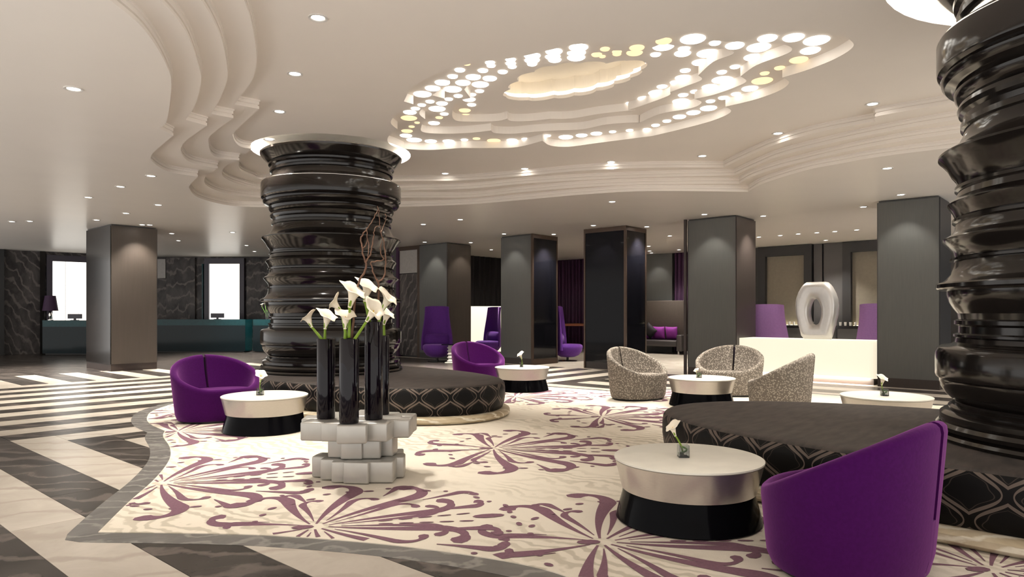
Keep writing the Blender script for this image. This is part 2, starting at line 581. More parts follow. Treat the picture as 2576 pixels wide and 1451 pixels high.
# ------------------------------------------------------------------ measured outlines (plan metres)
STEP_OUTLINES = [[(1.625, 4.867), (1.883, 5.108), (2.117, 5.421), (2.363, 5.821), (2.529, 6.14), (2.759, 6.718), (3.043, 7.497), (3.116, 7.862), 'c', (3.338, 8.043), 'c', (3.482, 8.854), (3.59, 9.315), (3.762, 9.684), (4.151, 10.146), (4.577, 10.182), 'c', (4.771, 10.86), (4.941, 11.291), (5.447, 12.057), (6.206, 12.477), (6.755, 12.147), (7.623, 11.241), (8.487, 10.074), (9.035, 9.045), (9.314, 7.96), (9.572, 6.844), (9.999, 5.869), (11.149, 4.676), 'c', (10.588, 4.202), (10.029, 3.414), (9.853, 2.834), (9.764, 2.201), (9.841, -0.106), (8.864, -2.172), (6.37, -3.578), (3.762, -3.347), (0.876, -1.895), (-0.081, 0.997), (0.472, 3.088)],
                 [(1.927, 4.861), (2.127, 5.071), (2.343, 5.367), (2.641, 5.875), (2.855, 6.287), (3.146, 7.069), (3.306, 7.652), 'c', (3.57, 7.715), 'c', (3.74, 8.701), (3.97, 9.309), (4.303, 9.77), (4.72, 9.86), 'c', (4.882, 10.604), (5.25, 11.344), (5.81, 11.797), (6.531, 11.743), (7.444, 10.978), (8.221, 9.758), (8.909, 8.918), (9.148, 7.818), (9.456, 6.76), (9.951, 5.841), (10.869, 4.704), 'c', (10.373, 4.238), (9.931, 3.484), (9.503, 2.142), (9.507, 0.029), (8.599, -1.892), (6.279, -3.2), (3.854, -2.986), (1.169, -1.636), (0.28, 1.054), (0.794, 2.999)],
                 [(2.213, 4.873), (2.422, 5.136), (2.68, 5.516), (2.955, 6.001), (3.132, 6.359), (3.372, 7.009), (3.546, 7.567), 'c', (3.791, 7.548), 'c', (3.97, 8.482), (4.158, 8.94), (4.431, 9.445), (4.631, 9.626), (4.892, 9.562), 'c', (4.972, 10.17), (5.306, 10.893), (5.795, 11.327), (6.38, 11.472), (7.289, 10.749), (8.091, 9.603), (8.689, 8.698), (8.974, 7.67), (9.379, 6.705), (9.881, 5.799), (10.66, 4.685), 'c', (10.159, 4.133), (9.679, 3.454), (9.296, 2.095), (9.173, 0.163), (8.333, -1.613), (6.188, -2.823), (3.946, -2.624), (1.463, -1.376), (0.64, 1.111), (1.116, 2.91)],
                 [(2.522, 4.858), (2.762, 5.199), (3.023, 5.622), (3.25, 6.03), (3.459, 6.51), (3.583, 6.935), (3.709, 7.356), 'c', (3.979, 7.32), 'c', (4.266, 8.441), (4.393, 8.746), (4.601, 9.059), (4.74, 9.175), (4.867, 9.172), 'c', (5.149, 10.04), (5.478, 10.681), (5.879, 11.013), (6.173, 11.101), (7.087, 10.452), (7.837, 9.408), (8.43, 8.633), (8.846, 7.56), (9.16, 6.549), (9.663, 5.671), (10.426, 4.765), 'c', (10.063, 4.354), (9.477, 3.596), (9.188, 2.931), (9.125, 2.262), 'c', (8.948, 2.218), (8.889, 2.003), (8.839, 0.297), (8.067, -1.334), (6.097, -2.445), (4.037, -2.263), (1.757, -1.116), (1.001, 1.169), (1.438, 2.821)]]
RING_OUTLINE = [(4.858, 5.767), (5.09, 6.139), 'c', (5.23, 6.138), 'c', (5.343, 6.562), (5.543, 6.94), (5.805, 7.129), 'c', (5.981, 7.548), (6.234, 7.832), (6.514, 7.91), (6.849, 7.681), (7.072, 7.243), 'c', (7.34, 6.941), (7.571, 6.606), (7.53, 6.094), 'c', (7.82, 6.182), (8.046, 6.033), (8.137, 5.612), (8.308, 4.821), 'c', (8.263, 4.44), (8.149, 3.886), (7.945, 3.546), (7.692, 3.496), 'c', (7.656, 3.128), (7.526, 2.813), (7.335, 2.638), (7.128, 2.632), 'c', (7.068, 2.368), (6.933, 2.068), (6.731, 1.852), (6.511, 1.827), (6.302, 1.88), (6.064, 1.999), (5.93, 2.15), 'c', (5.884, 2.404), (5.771, 2.533), (5.571, 2.656), (5.406, 2.868), 'c', (5.417, 3.144), (5.293, 3.394), 'c', (5.043, 3.649), (4.982, 3.915), 'c', (4.914, 4.288), (4.791, 4.582), 'c', (4.72, 4.889), (4.739, 5.315)]
RING_OUTLINE_2 = [(5.089, 5.33), (5.297, 5.793), (5.37, 5.973), 'c', (5.547, 5.955), 'c', (5.629, 6.408), (5.756, 6.644), (5.967, 6.772), 'c', (6.157, 7.064), (6.374, 7.279), (6.611, 7.141), (6.827, 6.827), (6.934, 6.517), 'c', (7.078, 6.57), (7.259, 6.409), (7.378, 6.118), 'c', (7.512, 5.864), (7.711, 5.538), (7.726, 5.163), (7.905, 4.811), (7.98, 4.859), 'c', (7.762, 4.399), (7.795, 3.974), (7.663, 3.781), (7.486, 3.782), 'c', (7.488, 3.549), (7.396, 3.251), (7.288, 3.076), (7.097, 3.06), 'c', (6.88, 2.798), (6.786, 2.493), (6.701, 2.381), (6.543, 2.384), (6.371, 2.469), 'c', (6.265, 2.558), (6.148, 2.713), (5.999, 2.843), 'c', (5.938, 3.115), (5.744, 3.216), 'c', (5.774, 3.421), (5.608, 3.649), 'c', (5.503, 3.788), (5.361, 3.912), 'c', (5.289, 4.143), (5.225, 4.36), 'c', (5.161, 4.583), (5.077, 4.786), 'c', (5.078, 4.999)]
RING_OUTLINE_3 = [(5.509, 5.458), (5.682, 5.77), 'c', (5.962, 5.943), 'c', (5.969, 6.194), (6.254, 6.571), (6.51, 6.777), (6.694, 6.673), (6.904, 6.388), (6.915, 6.202), 'c', (7.039, 6.235), (7.194, 6.06), (7.305, 5.776), 'c', (7.48, 5.548), (7.548, 5.145), (7.701, 4.718), (7.644, 4.782), 'c', (7.588, 4.512), (7.467, 4.115), (7.356, 4.026), 'c', (7.285, 3.795), (7.203, 3.554), (7.042, 3.513), 'c', (6.767, 3.207), (6.691, 2.964), (6.583, 2.938), (6.456, 3.014), 'c', (6.353, 3.089), (6.272, 3.29), (6.159, 3.49), 'c', (5.965, 3.654), (5.881, 3.827), 'c', (5.754, 3.961), (5.675, 4.155), 'c', (5.589, 4.378), (5.533, 4.617), 'c', (5.462, 4.838), (5.37, 5.0), 'c', (5.413, 5.2)]
CLOUD_OUTLINE = [(6.441, 5.804), (6.379, 5.792), (6.302, 5.695), (6.262, 5.566), 'c', (6.193, 5.542), (6.125, 5.433), (6.112, 5.302), 'c', (6.026, 5.249), (5.97, 5.102), (5.998, 4.968), 'c', (5.942, 4.892), (5.941, 4.768), (5.997, 4.686), 'c', (5.982, 4.596), (6.032, 4.491), (6.111, 4.448), 'c', (6.132, 4.334), (6.222, 4.237), (6.31, 4.222), 'c', (6.319, 4.119), (6.351, 4.036), (6.382, 4.017), 'c', (6.429, 3.939), (6.5, 3.89), (6.552, 3.895), 'c', (6.61, 3.894), (6.686, 3.954), (6.73, 4.045), 'c', (6.792, 4.063), (6.857, 4.157), (6.875, 4.274), 'c', (6.93, 4.311), (6.963, 4.421), (6.942, 4.533), 'c', (7.014, 4.598), (7.039, 4.73), (6.997, 4.825), 'c', (7.049, 4.933), (7.033, 5.07), (6.97, 5.134), 'c', (6.981, 5.243), (6.94, 5.345), (6.882, 5.377), 'c', (6.869, 5.529), (6.805, 5.655), (6.742, 5.683), 'c', (6.661, 5.784), (6.532, 5.833)]
LIGHT_DISCS = [(4.914, 4.952, 0.038, 0, 1), (4.993, 5.133, 0.053, 0, 0), (5.08, 5.329, 0.054, 0, 0), (5.142, 5.555, 0.082, 0, 0), (5.201, 5.777, 0.084, 0, 0), (5.262, 6.018, 0.102, 0, 0), (5.369, 5.165, 0.055, 1, 0), (5.45, 5.391, 0.083, 1, 0), (5.506, 5.609, 0.085, 1, 0), (5.586, 5.86, 0.103, 1, 0), (5.751, 5.227, 0.054, 2, 0), (5.816, 5.487, 0.081, 2, 0), (5.896, 5.716, 0.099, 2, 0), (6.062, 5.889, 0.052, 2, 0), (6.1, 6.053, 0.047, 2, 0), (6.209, 6.218, 0.082, 2, 0), (6.392, 6.353, 0.056, 2, 0), (5.798, 5.989, 0.052, 1, 0), (5.81, 6.165, 0.049, 1, 0), (5.874, 6.355, 0.07, 1, 0), (5.988, 6.569, 0.106, 1, 0), (5.503, 6.16, 0.051, 0, 0), (5.529, 6.336, 0.049, 0, 0), (5.574, 6.504, 0.053, 0, 0), (5.633, 6.678, 0.081, 0, 0), (5.79, 6.882, 0.104, 0, 1), (5.998, 6.966, 0.035, 0, 1), (6.078, 7.169, 0.04, 0, 1), (6.184, 7.391, 0.078, 0, 1), (6.335, 7.595, 0.084, 0, 0), (6.571, 7.696, 0.109, 0, 0), (6.781, 7.573, 0.086, 0, 0), (6.95, 7.381, 0.082, 0, 0), (7.046, 7.149, 0.051, 0, 0), (7.109, 6.967, 0.054, 0, 1), (7.359, 6.862, 0.098, 0, 1), (7.513, 6.65, 0.074, 0, 0), (7.588, 6.463, 0.05, 0, 0), (7.624, 6.292, 0.054, 0, 0), (7.654, 6.114, 0.053, 0, 0), (7.891, 5.963, 0.1, 0, 0), (7.961, 5.739, 0.08, 0, 0), (8.016, 5.527, 0.079, 0, 0), (8.083, 5.304, 0.048, 0, 0), (8.174, 5.09, 0.048, 0, 0), (8.285, 4.89, 0.048, 0, 0), (6.203, 6.666, 0.053, 1, 0), (6.271, 6.837, 0.05, 1, 1), (6.409, 7.092, 0.077, 1, 0), (6.902, 7.521, 0.11, 2, 0), (7.111, 7.357, 0.083, 2, 0), (7.275, 7.081, 0.051, 2, 1), (7.355, 6.902, 0.051, 2, 1), (7.58, 6.773, 0.11, 2, 0), (7.723, 6.557, 0.087, 2, 0), (7.793, 6.355, 0.047, 2, 0), (7.804, 6.161, 0.054, 2, 0), (8.04, 6.031, 0.105, 2, 0), (8.102, 5.79, 0.085, 2, 0), (8.157, 5.559, 0.084, 2, 0), (8.248, 5.332, 0.053, 2, 0), (8.351, 5.142, 0.053, 2, 0), (6.509, 6.596, 0.079, 2, 1), (6.709, 6.782, 0.103, 2, 1), (6.901, 6.597, 0.081, 2, 1), (7.036, 6.335, 0.051, 2, 1), (7.228, 6.205, 0.078, 2, 0), (7.335, 6.044, 0.055, 2, 0), (7.38, 5.877, 0.055, 2, 0), (7.545, 5.683, 0.106, 2, 0), (7.623, 5.457, 0.083, 2, 0), (7.694, 5.213, 0.054, 2, 0), (7.783, 5.003, 0.05, 2, 0), (7.693, 4.785, 0.052, 2, 0), (5.046, 4.757, 0.048, 0, 0), (5.32, 5.0, 0.045, 1, 0), (5.121, 4.548, 0.051, 0, 0), (5.409, 4.803, 0.053, 1, 0), (5.701, 5.042, 0.047, 2, 0), (5.187, 4.326, 0.079, 0, 0), (5.485, 4.577, 0.078, 1, 0), (5.783, 4.826, 0.053, 2, 0), (5.238, 4.1, 0.08, 0, 0), (5.548, 4.357, 0.077, 1, 0), (5.849, 4.567, 0.069, 2, 0), (5.311, 3.864, 0.089, 0, 0), (5.624, 4.117, 0.092, 1, 0), (5.944, 4.355, 0.094, 2, 0), (6.017, 4.144, 0.056, 2, 1), (5.505, 3.697, 0.046, 0, 1), (6.099, 4.129, 0.034, 2, 1), (5.867, 3.799, 0.048, 1, 1), (6.143, 3.978, 0.045, 2, 1), (5.679, 3.456, 0.071, 0, 1), (6.234, 3.822, 0.084, 2, 1), (6.423, 3.684, 0.053, 2, 0), (6.047, 3.385, 0.103, 1, 0), (5.838, 2.965, 0.113, 0, 0), (5.702, 3.187, 0.074, 0, 1), (6.237, 3.262, 0.058, 1, 0), (6.582, 3.459, 0.084, 2, 0), (6.299, 2.969, 0.054, 1, 0), (6.756, 3.263, 0.112, 2, 0), (6.943, 3.441, 0.087, 2, 0), (7.065, 3.68, 0.057, 2, 0), (7.263, 3.813, 0.087, 2, 0), (7.348, 3.959, 0.057, 2, 0), (7.383, 4.148, 0.061, 2, 0), (7.553, 4.31, 0.106, 2, 0), (7.644, 4.542, 0.085, 2, 0), (6.488, 2.854, 0.089, 1, 0), (6.69, 2.699, 0.113, 1, 0), (6.904, 2.847, 0.088, 1, 0), (7.046, 3.097, 0.051, 1, 0), (7.109, 3.273, 0.052, 1, 0), (7.35, 3.377, 0.114, 1, 0), (7.481, 3.591, 0.087, 1, 0), (7.526, 3.792, 0.057, 1, 0), (7.549, 3.96, 0.058, 1, 0), (7.753, 4.099, 0.099, 1, 0), (8.116, 4.489, 0.084, 2, 0), (8.181, 4.714, 0.086, 2, 0), (8.254, 4.95, 0.055, 2, 0), (8.349, 5.145, 0.053, 2, 0), (6.27, 2.45, 0.086, 0, 0), (6.41, 2.266, 0.093, 0, 0), (6.618, 2.132, 0.114, 0, 0), (6.832, 2.258, 0.09, 0, 0), (7.006, 2.426, 0.088, 0, 1), (7.105, 2.651, 0.052, 0, 1), (7.162, 2.827, 0.048, 0, 1), (7.377, 2.939, 0.11, 0, 1), (7.541, 3.143, 0.087, 0, 0), (7.621, 3.34, 0.052, 0, 0), (7.658, 3.507, 0.056, 0, 0), (7.683, 3.677, 0.051, 0, 0), (7.93, 3.821, 0.099, 0, 0), (7.98, 4.046, 0.084, 0, 0), (8.033, 4.266, 0.082, 0, 0), (8.101, 4.481, 0.053, 0, 0), (8.183, 4.694, 0.054, 0, 0), (8.286, 4.888, 0.051, 0, 0)]          # x, y, radius, terrace, warm
DOWNLIGHTS_RAISED = [(3.185, 4.92), (3.777, 6.243), (4.361, 7.548), (4.963, 8.861), (8.177, 8.764), (8.782, 7.488), (9.296, 6.13), (9.867, 4.854), (9.293, 3.489), (8.706, 2.187)]
DOWNLIGHTS_OUTER = [(2.052, 7.029), (4.098, 10.634), (4.125, 11.895), (4.139, 13.411), (5.282, 13.378), (5.296, 14.975), (4.37, 17.828), (4.131, 18.197), (5.262, 16.53), (6.228, 16.647), (10.377, 10.652), (10.383, 11.845), (13.872, 10.864), (15.953, 14.982), (10.517, 6.91), (10.609, 2.48), (14.085, 8.309), (16.141, 8.844), (18.208, 10.674), (19.617, 11.471), (19.862, 10.563), (14.118, 5.602), (14.152, 3.713), (17.954, 4.859), (17.949, 5.354), (17.92, 5.765), (17.878, 6.203), (17.938, 6.674), (17.939, 7.234), (19.929, 6.181), (8.248, 19.541), (8.283, 16.53), (10.153, 19.414), (7.398, 17.917), (11.299, 21.089)]
CARPET_OUTLINE = [(1.46, 4.56), (1.83, 5.13), (2.23, 5.71), (2.6, 6.35), (2.85, 6.95), (3.05, 7.6), (3.21, 7.95), 'c', (3.3, 8.6), (3.5, 9.2), (3.8, 9.75), (4.34, 10.29), (5.2, 10.8), 'c', (5.9, 11.5), (6.9, 11.6), (7.9, 11.0), (8.6, 10.1), 'c', (9.2, 9.3), (9.5, 8.4), (9.6, 7.5), (9.72, 6.46), 'c', (10.5, 5.9), (11.1, 5.2), (11.5, 4.3), (11.55, 3.3), (11.2, 2.3), 'c', (11.4, 1.0), (10.8, -0.4), (9.6, -1.6), 'c', (8.4, -2.2), (7.0, -2.4), (5.8, -1.9), 'c', (4.8, -1.6), (3.9, -0.9), (3.0, -0.1), (2.5, 0.6), 'c', (2.66, 1.3), (2.74, 2.0), (2.71, 2.4), (2.48, 3.05), (2.13, 3.7), (1.8, 4.15)]
COLUMNS = [(6.03, 8.93), (5.94, 0.03)]

# ------------------------------------------------------------------ ceiling
steps = [smooth_loop(s, 7) for s in STEP_OUTLINES]
outer_rect = [(-9, -9), (24, -9), (24, 28), (-9, 28)]
ceil = struct(link('ceiling', plate_mesh('ceiling', [outer_rect, steps[0]], CEIL, 'ceiling_gloss', [(1, CEIL + 0.1)], True)),
              'smooth pale beige outer ceiling around the stepped recess')
struct(link('ceiling_terrace', plate_mesh('ceiling_terrace', [steps[0], steps[1]], CEIL + 0.1, 'ceiling_paint', [(1, CEIL + 0.2)], True)), 'lowest scalloped terrace of the beige ceiling')
struct(link('ceiling_terrace', plate_mesh('ceiling_terrace', [steps[1], steps[2]], CEIL + 0.2, 'ceiling_paint', [(1, CEIL + 0.3)], True)), 'second scalloped terrace of the beige ceiling')
struct(link('ceiling_terrace', plate_mesh('ceiling_terrace', [steps[2], steps[3]], CEIL + 0.3, 'ceiling_paint', [(1, TOPC)], True)), 'third scalloped terrace of the beige ceiling')
ring1 = smooth_loop(RING_OUTLINE, 5)
cove_r = [1.16, 1.36]
holes = [circle(c[0], c[1], r) for c, r in zip(COLUMNS, cove_r)]
struct(link('ceiling_field', plate_mesh('ceiling_field', [steps[3], ring1] + holes, TOPC, 'ceiling_paint', [(1, TOPC + 0.1), (2, TOPC + 0.14), (3, TOPC + 0.14)])),
       'raised beige ceiling field inside the terraces')
for i, (c, r) in enumerate(zip(COLUMNS, cove_r)):
    lab = ['round glowing cove above the column nearest the reception', 'round glowing cove above the column at the right edge'][i]
    t = thing('ceiling_cove', lab, 'ceiling cove', (c[0], c[1], TOPC + 0.14))
    lathe('cove_lid', [(0.02, 0.0), (r + 0.01, 0.0), (r + 0.01, 0.03), (0.02, 0.03)], 'cove_paint', t)
    v, f = [], []
    n = 64
    for k in range(n):
        a = 2 * pi * k / n
        for rr, zz in ((r - 0.07, -0.005), (r - 0.01, -0.005), (r - 0.01, -0.04), (r - 0.07, -0.04)):
            v.append((rr * cos(a), rr * sin(a), zz))
    for k in range(n):
        for q in range(4):
            f.append((k * 4 + q, k * 4 + (q + 1) % 4, ((k + 1) % n) * 4 + (q + 1) % 4, ((k + 1) % n) * 4 + q))
    obj('light_ring', v, f, 'collar_glow', t)

med = thing('ceiling_medallion', 'flower shaped ceiling recess studded with glowing discs around a lit cloud', 'ceiling light', (0, 0, 0))
r2, r3 = smooth_loop(RING_OUTLINE_2, 5), smooth_loop(RING_OUTLINE_3, 5)
cloud = smooth_loop(CLOUD_OUTLINE, 5)
link('terrace_plate', plate_mesh('terrace_plate', [ring1, r2], TOPC + 0.1, 'ceiling_paint', [(1, TOPC + 0.2)]), med)
link('terrace_plate', plate_mesh('terrace_plate', [r2, r3], TOPC + 0.2, 'ceiling_paint', [(1, TOPC + 0.3)]), med)
link('terrace_plate', plate_mesh('terrace_plate', [r3, cloud], TOPC + 0.3, 'ceiling_paint', [(1, TOPC + 0.34)]), med)
cxm = sum(p[0] for p in cloud) / len(cloud)
cym = sum(p[1] for p in cloud) / len(cloud)
big = [(cxm + (x - cxm) * 1.18, cym + (y - cym) * 1.18) for x, y in cloud]
link('cloud_recess', plate_mesh('cloud_recess', [big], TOPC + 0.58, 'cove_paint', [(0, TOPC + 0.34)]), med)
link('cloud_ledge', plate_mesh('cloud_ledge', [big, cloud], TOPC + 0.34, 'cove_paint'), med)
v, f = [], []
n = len(cloud)
for k in range(n):
    for s, z in ((1.06, 0.37), (1.14, 0.37), (1.14, 0.40), (1.06, 0.40)):
        v.append((cxm + (cloud[k][0] - cxm) * s, cym + (cloud[k][1] - cym) * s, TOPC + z))
for k in range(n):
    for q in range(4):
        f.append((k * 4 + q, k * 4 + (q + 1) % 4, ((k + 1) % n) * 4 + (q + 1) % 4, ((k + 1) % n) * 4 + q))
obj('light_strip', v, f, 'cove_glow', med)
disc_me = {}
for w in (0, 1):
    dv, df = lathe_vf([(0.9, 0.0), (1.0, 0.35), (1.0, 1.0)], 20)
    disc_me[w] = mesh_data('light_disc', dv, df, ['disc_white', 'disc_amber'][w], smooth=True, sharp=40)
for x, y, r, k, w in LIGHT_DISCS:
    o = link('light_disc', disc_me[w], med, (x, y, TOPC + 0.1 * (k + 1) - 0.012))
    o.scale = (r, r, 0.02)

# recessed downlights, each with its own lamp
tv, tf = lathe_vf([(0.062, 0.0), (0.078, 0.0), (0.078, -0.008), (0.062, -0.008), (0.050, 0.0)], 20, cap_lo=False, cap_hi=False)
lv, lf = lathe_vf([(0.003, -0.003), (0.052, -0.003), (0.052, 0.0)], 20)
trim_me = mesh_data('trim_ring', tv, tf, 'trim_white', smooth=True, sharp=40)
lens_me = mesh_data('lens', lv, lf, 'lens_glow')


def downlight(x, y, z, label, group, watts, angle=95):
    t = thing('downlight', label, 'downlight', (x, y, z), 0, group)
    link('trim_ring', trim_me, t)
    link('lens', lens_me, t)
    if watts:
        spot_lamp('downlight_lamp', (0, 0, -0.02), watts, angle if z < 3.5 else 84, 0.75, parent=t)


ORD = ['leftmost', 'second', 'third', 'fourth', 'fifth', 'sixth', 'seventh', 'eighth', 'ninth', 'tenth', 'eleventh', 'twelfth', 'thirteenth', 'fourteenth']


def azimuth(p):
    return -atan2(p[1], p[0])


def zone_of(x, y):
    """which part of the outer ceiling a downlight belongs to"""
    if y > 16 and x < 12.5:
        return 'in the ceiling in front of the reception desks'
    if y > 9 and x < 8:
        return 'in the ceiling over the striped marble at left'
    if x < 13.4:
        return 'in the outer ceiling before the square pillars'
    if y < 8.3:
        return 'in the lounge ceiling above the luminous counter'
    return 'in the lounge ceiling beyond the square pillars'


zones = {}
for q in DOWNLIGHTS_RAISED:
    zones.setdefault('in the raised ceiling inside the steps', []).append((q, TOPC, 230))
for q in DOWNLIGHTS_OUTER:
    zn = zone_of(*q)
    boost = 3.2 if (8.5 < q[0] < 11.5 and 9.5 < q[1] < 14) else (0.35 if q[0] > 18 and q[1] > 10 else (0.4 if q[0] < 14.3 and q[1] < 6 else (0.25 if q[0] < 7 and 16 < q[1] < 17 else 1.0)))
    zones.setdefault(zn, []).append((q, CEIL, boost * (420 if 'lounge' in zn else (650 if 'before' in zn or 'reception' in zn else 350))))
for zn, lst in zones.items():
    lst.sort(key=lambda e: azimuth(e[0]))
    for i, ((x, y), z, w) in enumerate(lst):
        w_ = ORD[i] if i == 0 else ORD[i] + ' from the left,'
        if hypot(x, y) < 8.5 and z < 3.5:
            w *= 0.12
        downlight(x, y, z, w_ + ' small downlight ' + zn, 'downlights ' + zn, w)

# ------------------------------------------------------------------ floor of inlaid marble
FLOOR_EDGE = [plan(-4.2, 2.2), plan(4.2, 2.2), plan(6.2, 5.4), plan(20.0, 24.0), plan(16.0, 30.0), plan(-20.0, 30.0), plan(-19.0, 21.0)]
fl = bpy.data.objects.new('floor', plate_mesh('floor', [FLOOR_EDGE], -0.006, 'floor_dark', [(0, -0.12)]))
COL.objects.link(fl)
struct(fl, 'dark veined marble floor inlaid with pale stripes')


def slab(x0, x1, y0, y1, white, length=2.6):
    """one inlay strip, laid as separate slabs with narrow joints"""
    long_x = (x1 - x0) > (y1 - y0)
    a, b = (x0, x1) if long_x else (y0, y1)
    n = max(1, round((b - a) / length))
    for i in range(n):
        p, q = a + (b - a) * i / n, a + (b - a) * (i + 1) / n
        xx = (p, q, y0, y1) if long_x else (x0, x1, p, q)
        g = 0.002
        hx, hy = (xx[1] - xx[0]) / 2 - g, (xx[3] - xx[2]) / 2 - g
        vv, ff = box_vf(-hx, hx, -hy, hy, -0.008, 0.0)
        o = obj('marble_slab', vv, ff, 'floor_white' if white else 'floor_dark', None, ((xx[0] + xx[1]) / 2, (xx[2] + xx[3]) / 2, 0.0))
        o.parent = fl


# nested L stripes: legs along y left of the carpet, arms along x beyond the corner
for k in range(-2, 17):
    a = 1.92 - 0.4 * k
    v0 = 8.14 + 0.4 * k
    wht = k % 2 == 0
    if k <= 4:
        slab(a, a + 0.4, 2.2 + 0.3 * max(0, k), v0 + 0.4, wht)
    end = 4.6 if v0 < 9.9 else (6.0 if v0 < 11.4 else 9.2)
    st = max(a + 0.4, 0.6 if v0 < 11 else 1.2)
    slab(st, end, v0, v0 + 0.4, wht)
for j in range(10):
    u0 = 1.94 + 0.8 * j
    slab(u0, u0 + 0.42, 14.94, 17.3, False)
    slab(u0 + 0.42, u0 + 0.8, 14.94, 17.3, True)
for i in range(7):
    slab(1.5 + 1.5 * i, 3.0 + 1.5 * i, 17.3, 17.9, False, 9)
    for j in range(4):
        slab(1.5 + 1.5 * i, 3.0 + 1.5 * i, 17.9 + 1.5 * j, 19.4 + 1.5 * j, False, 9)
# stripes between the carpet and the square pillars
for k in range(0, 9):
    slab(10.1, 13.4, 7.74 + 0.4 * k, 8.14 + 0.4 * k, k % 2 == 1)
slab(9.75, 10.1, 5.3, 8.14, True)
for k in range(7):
    slab(10.1 + 0.47 * k, 10.57 + 0.47 * k, 0.6, 7.74, k % 2 == 1)
for k in range(5):
    slab(13.4 + 1.5 * k, 14.9 + 1.5 * k, 0.5, 17.0, True)

carpet_loop = smooth_loop(CARPET_OUTLINE, 8)
ccx, ccy = 6.4, 4.3


def flat_slab(name, loops, z0, z1, mat, parent=None):
    return link(name, plate_mesh(name, loops, z1, mat, [(i, z0) for i in range(len(loops))]), parent)


bo = flat_slab('border_inlay', [offset_loop(carpet_loop, 0.17), carpet_loop], -0.006, 0.002, 'border_grey')
bo.parent = fl
CZ = 0.012
carpet = flat_slab('carpet', [carpet_loop], -0.004, CZ - 0.005, 'carpet_cream')
tag(carpet, 'large cream carpet with scalloped edge and plum damask medallions', 'carpet')


def stroke(path, widths, V, F):
    """tapered ribbon in the plane"""
    n = len(path)
    base = len(V)
    for i in range(n):
        x0, y0 = path[max(i - 1, 0)]
        x1, y1 = path[min(i + 1, n - 1)]
        l = hypot(x1 - x0, y1 - y0) or 1
        nx, ny = -(y1 - y0) / l, (x1 - x0) / l
        w = widths[i]
        V.append((path[i][0] + nx * w, path[i][1] + ny * w, 0))
        V.append((path[i][0] - nx * w, path[i][1] - ny * w, 0))
    for i in range(n - 1):
        a = base + 2 * i
        F.append((a, a + 1, a + 3, a + 2))


layer = [0]


def curl(root, heading, length, turn, hook, wmax, V, F, n=28):
    """acanthus leaf: swells as it sweeps out from the root, then rolls over into a bulbed scroll"""
    x, y = root
    h = heading
    path, wd = [], []
    for i in range(n + 1):
        t = i / n
        path.append((x, y))
        if t < 0.55:
            w = wmax * (0.12 + 0.88 * (t / 0.55) ** 1.2)
        elif t < 0.82:
            w = wmax * (1 - 0.55 * (t - 0.55) / 0.27)
        else:
            w = wmax * (0.45 + 0.60 * sin(pi * 0.62 * (t - 0.82) / 0.18)) * (1 if t < 0.985 else 0.5)
        wd.append(max(0.004, w))
        k = turn if t < 0.5 else turn + hook * 2.0 * (0.35 + 0.65 * (t - 0.5) / 0.5)
        step = 1.25 if t < 0.5 else 0.75
        h += k / n
        x += cos(h) * length * step / n
        y += sin(h) * length * step / n
    b = len(V)
    stroke(path, wd, V, F)
    layer[0] += 1
    for i in range(b, len(V)):
        V[i] = (V[i][0], V[i][1], 0.0001 * layer[0])


def blob(x, y, rx_, ry_, ang, V, F, n=10):
    b = len(V)
    for i in range(n):
        a = 2 * pi * i / n
        u, w = rx_ * cos(a), ry_ * sin(a)
        V.append((x + u * cos(ang) - w * sin(ang), y + u * sin(ang) + w * cos(ang), 0.003))
    F.append(tuple(range(b, b + n)))


def build_medallion():
    """one palmette: mirrored scrolls about the x axis, bud in the middle, bead chain outside"""
    V, F = [], []
    for s in (1, -1):
        def c_(x, y, ang, L_, tn, hk, w):
            curl((x, s * y), s * radians(ang), L_, s * tn, s * hk, w, V, F)
        # fan of big scrolls from the root
        c_(-0.34, 0.02, 22, 1.10, -0.5, 4.6, 0.056)
        c_(-0.38, 0.05, 50, 1.26, -0.6, 5.0, 0.064)
        c_(-0.42, 0.06, 82, 1.20, -0.6, 5.0, 0.062)
        c_(-0.46, 0.06, 116, 1.00, -0.5, 4.8, 0.056)
        c_(-0.50, 0.04, 158, 0.80, 0.5, -4.8, 0.050)
        # slim inner leaves between them
        c_(-0.26, 0.02, 8, 0.86, 0.1, 4.2, 0.034)
        c_(-0.30, 0.08, 36, 0.74, 0.3, -4.4, 0.032)
        c_(-0.36, 0.12, 66, 0.70, 0.3, -4.4, 0.032)
        c_(-0.44, 0.12, 100, 0.62, 0.3, -4.4, 0.030)
        # outer commas
        c_(0.30, 0.20, 14, 0.52, -0.3, 4.4, 0.046)
        c_(0.30, 0.50, 24, 0.50, 0.2, -4.6, 0.044)
        c_(0.02, 0.66, 60, 0.40, 0.2, -4.6, 0.038)
        c_(-0.52, 0.58, 110, 0.36, 0.2, 4.4, 0.036)
        c_(-0.72, 0.16, 170, 0.34, 0.4, 4.4, 0.034)
        for k in range(17):
            a = radians(4 + k * 10.2)
            rr = 0.86 + 0.03 * sin(k * 1.9)
            blob(rr * cos(a), s * rr * sin(a), 0.030 + 0.012 * sin(k * 2.3), 0.020, s * (a + 1.4), V, F)
        for k in range(5):
            blob(0.02 + 0.13 * k, s * (0.035 + 0.012 * k), 0.05, 0.013, s * 0.12, V, F)
    blob(0.70, 0, 0.11, 0.045, 0, V, F)
    blob(-0.50, 0, 0.07, 0.04, 0, V, F)
    return V, F


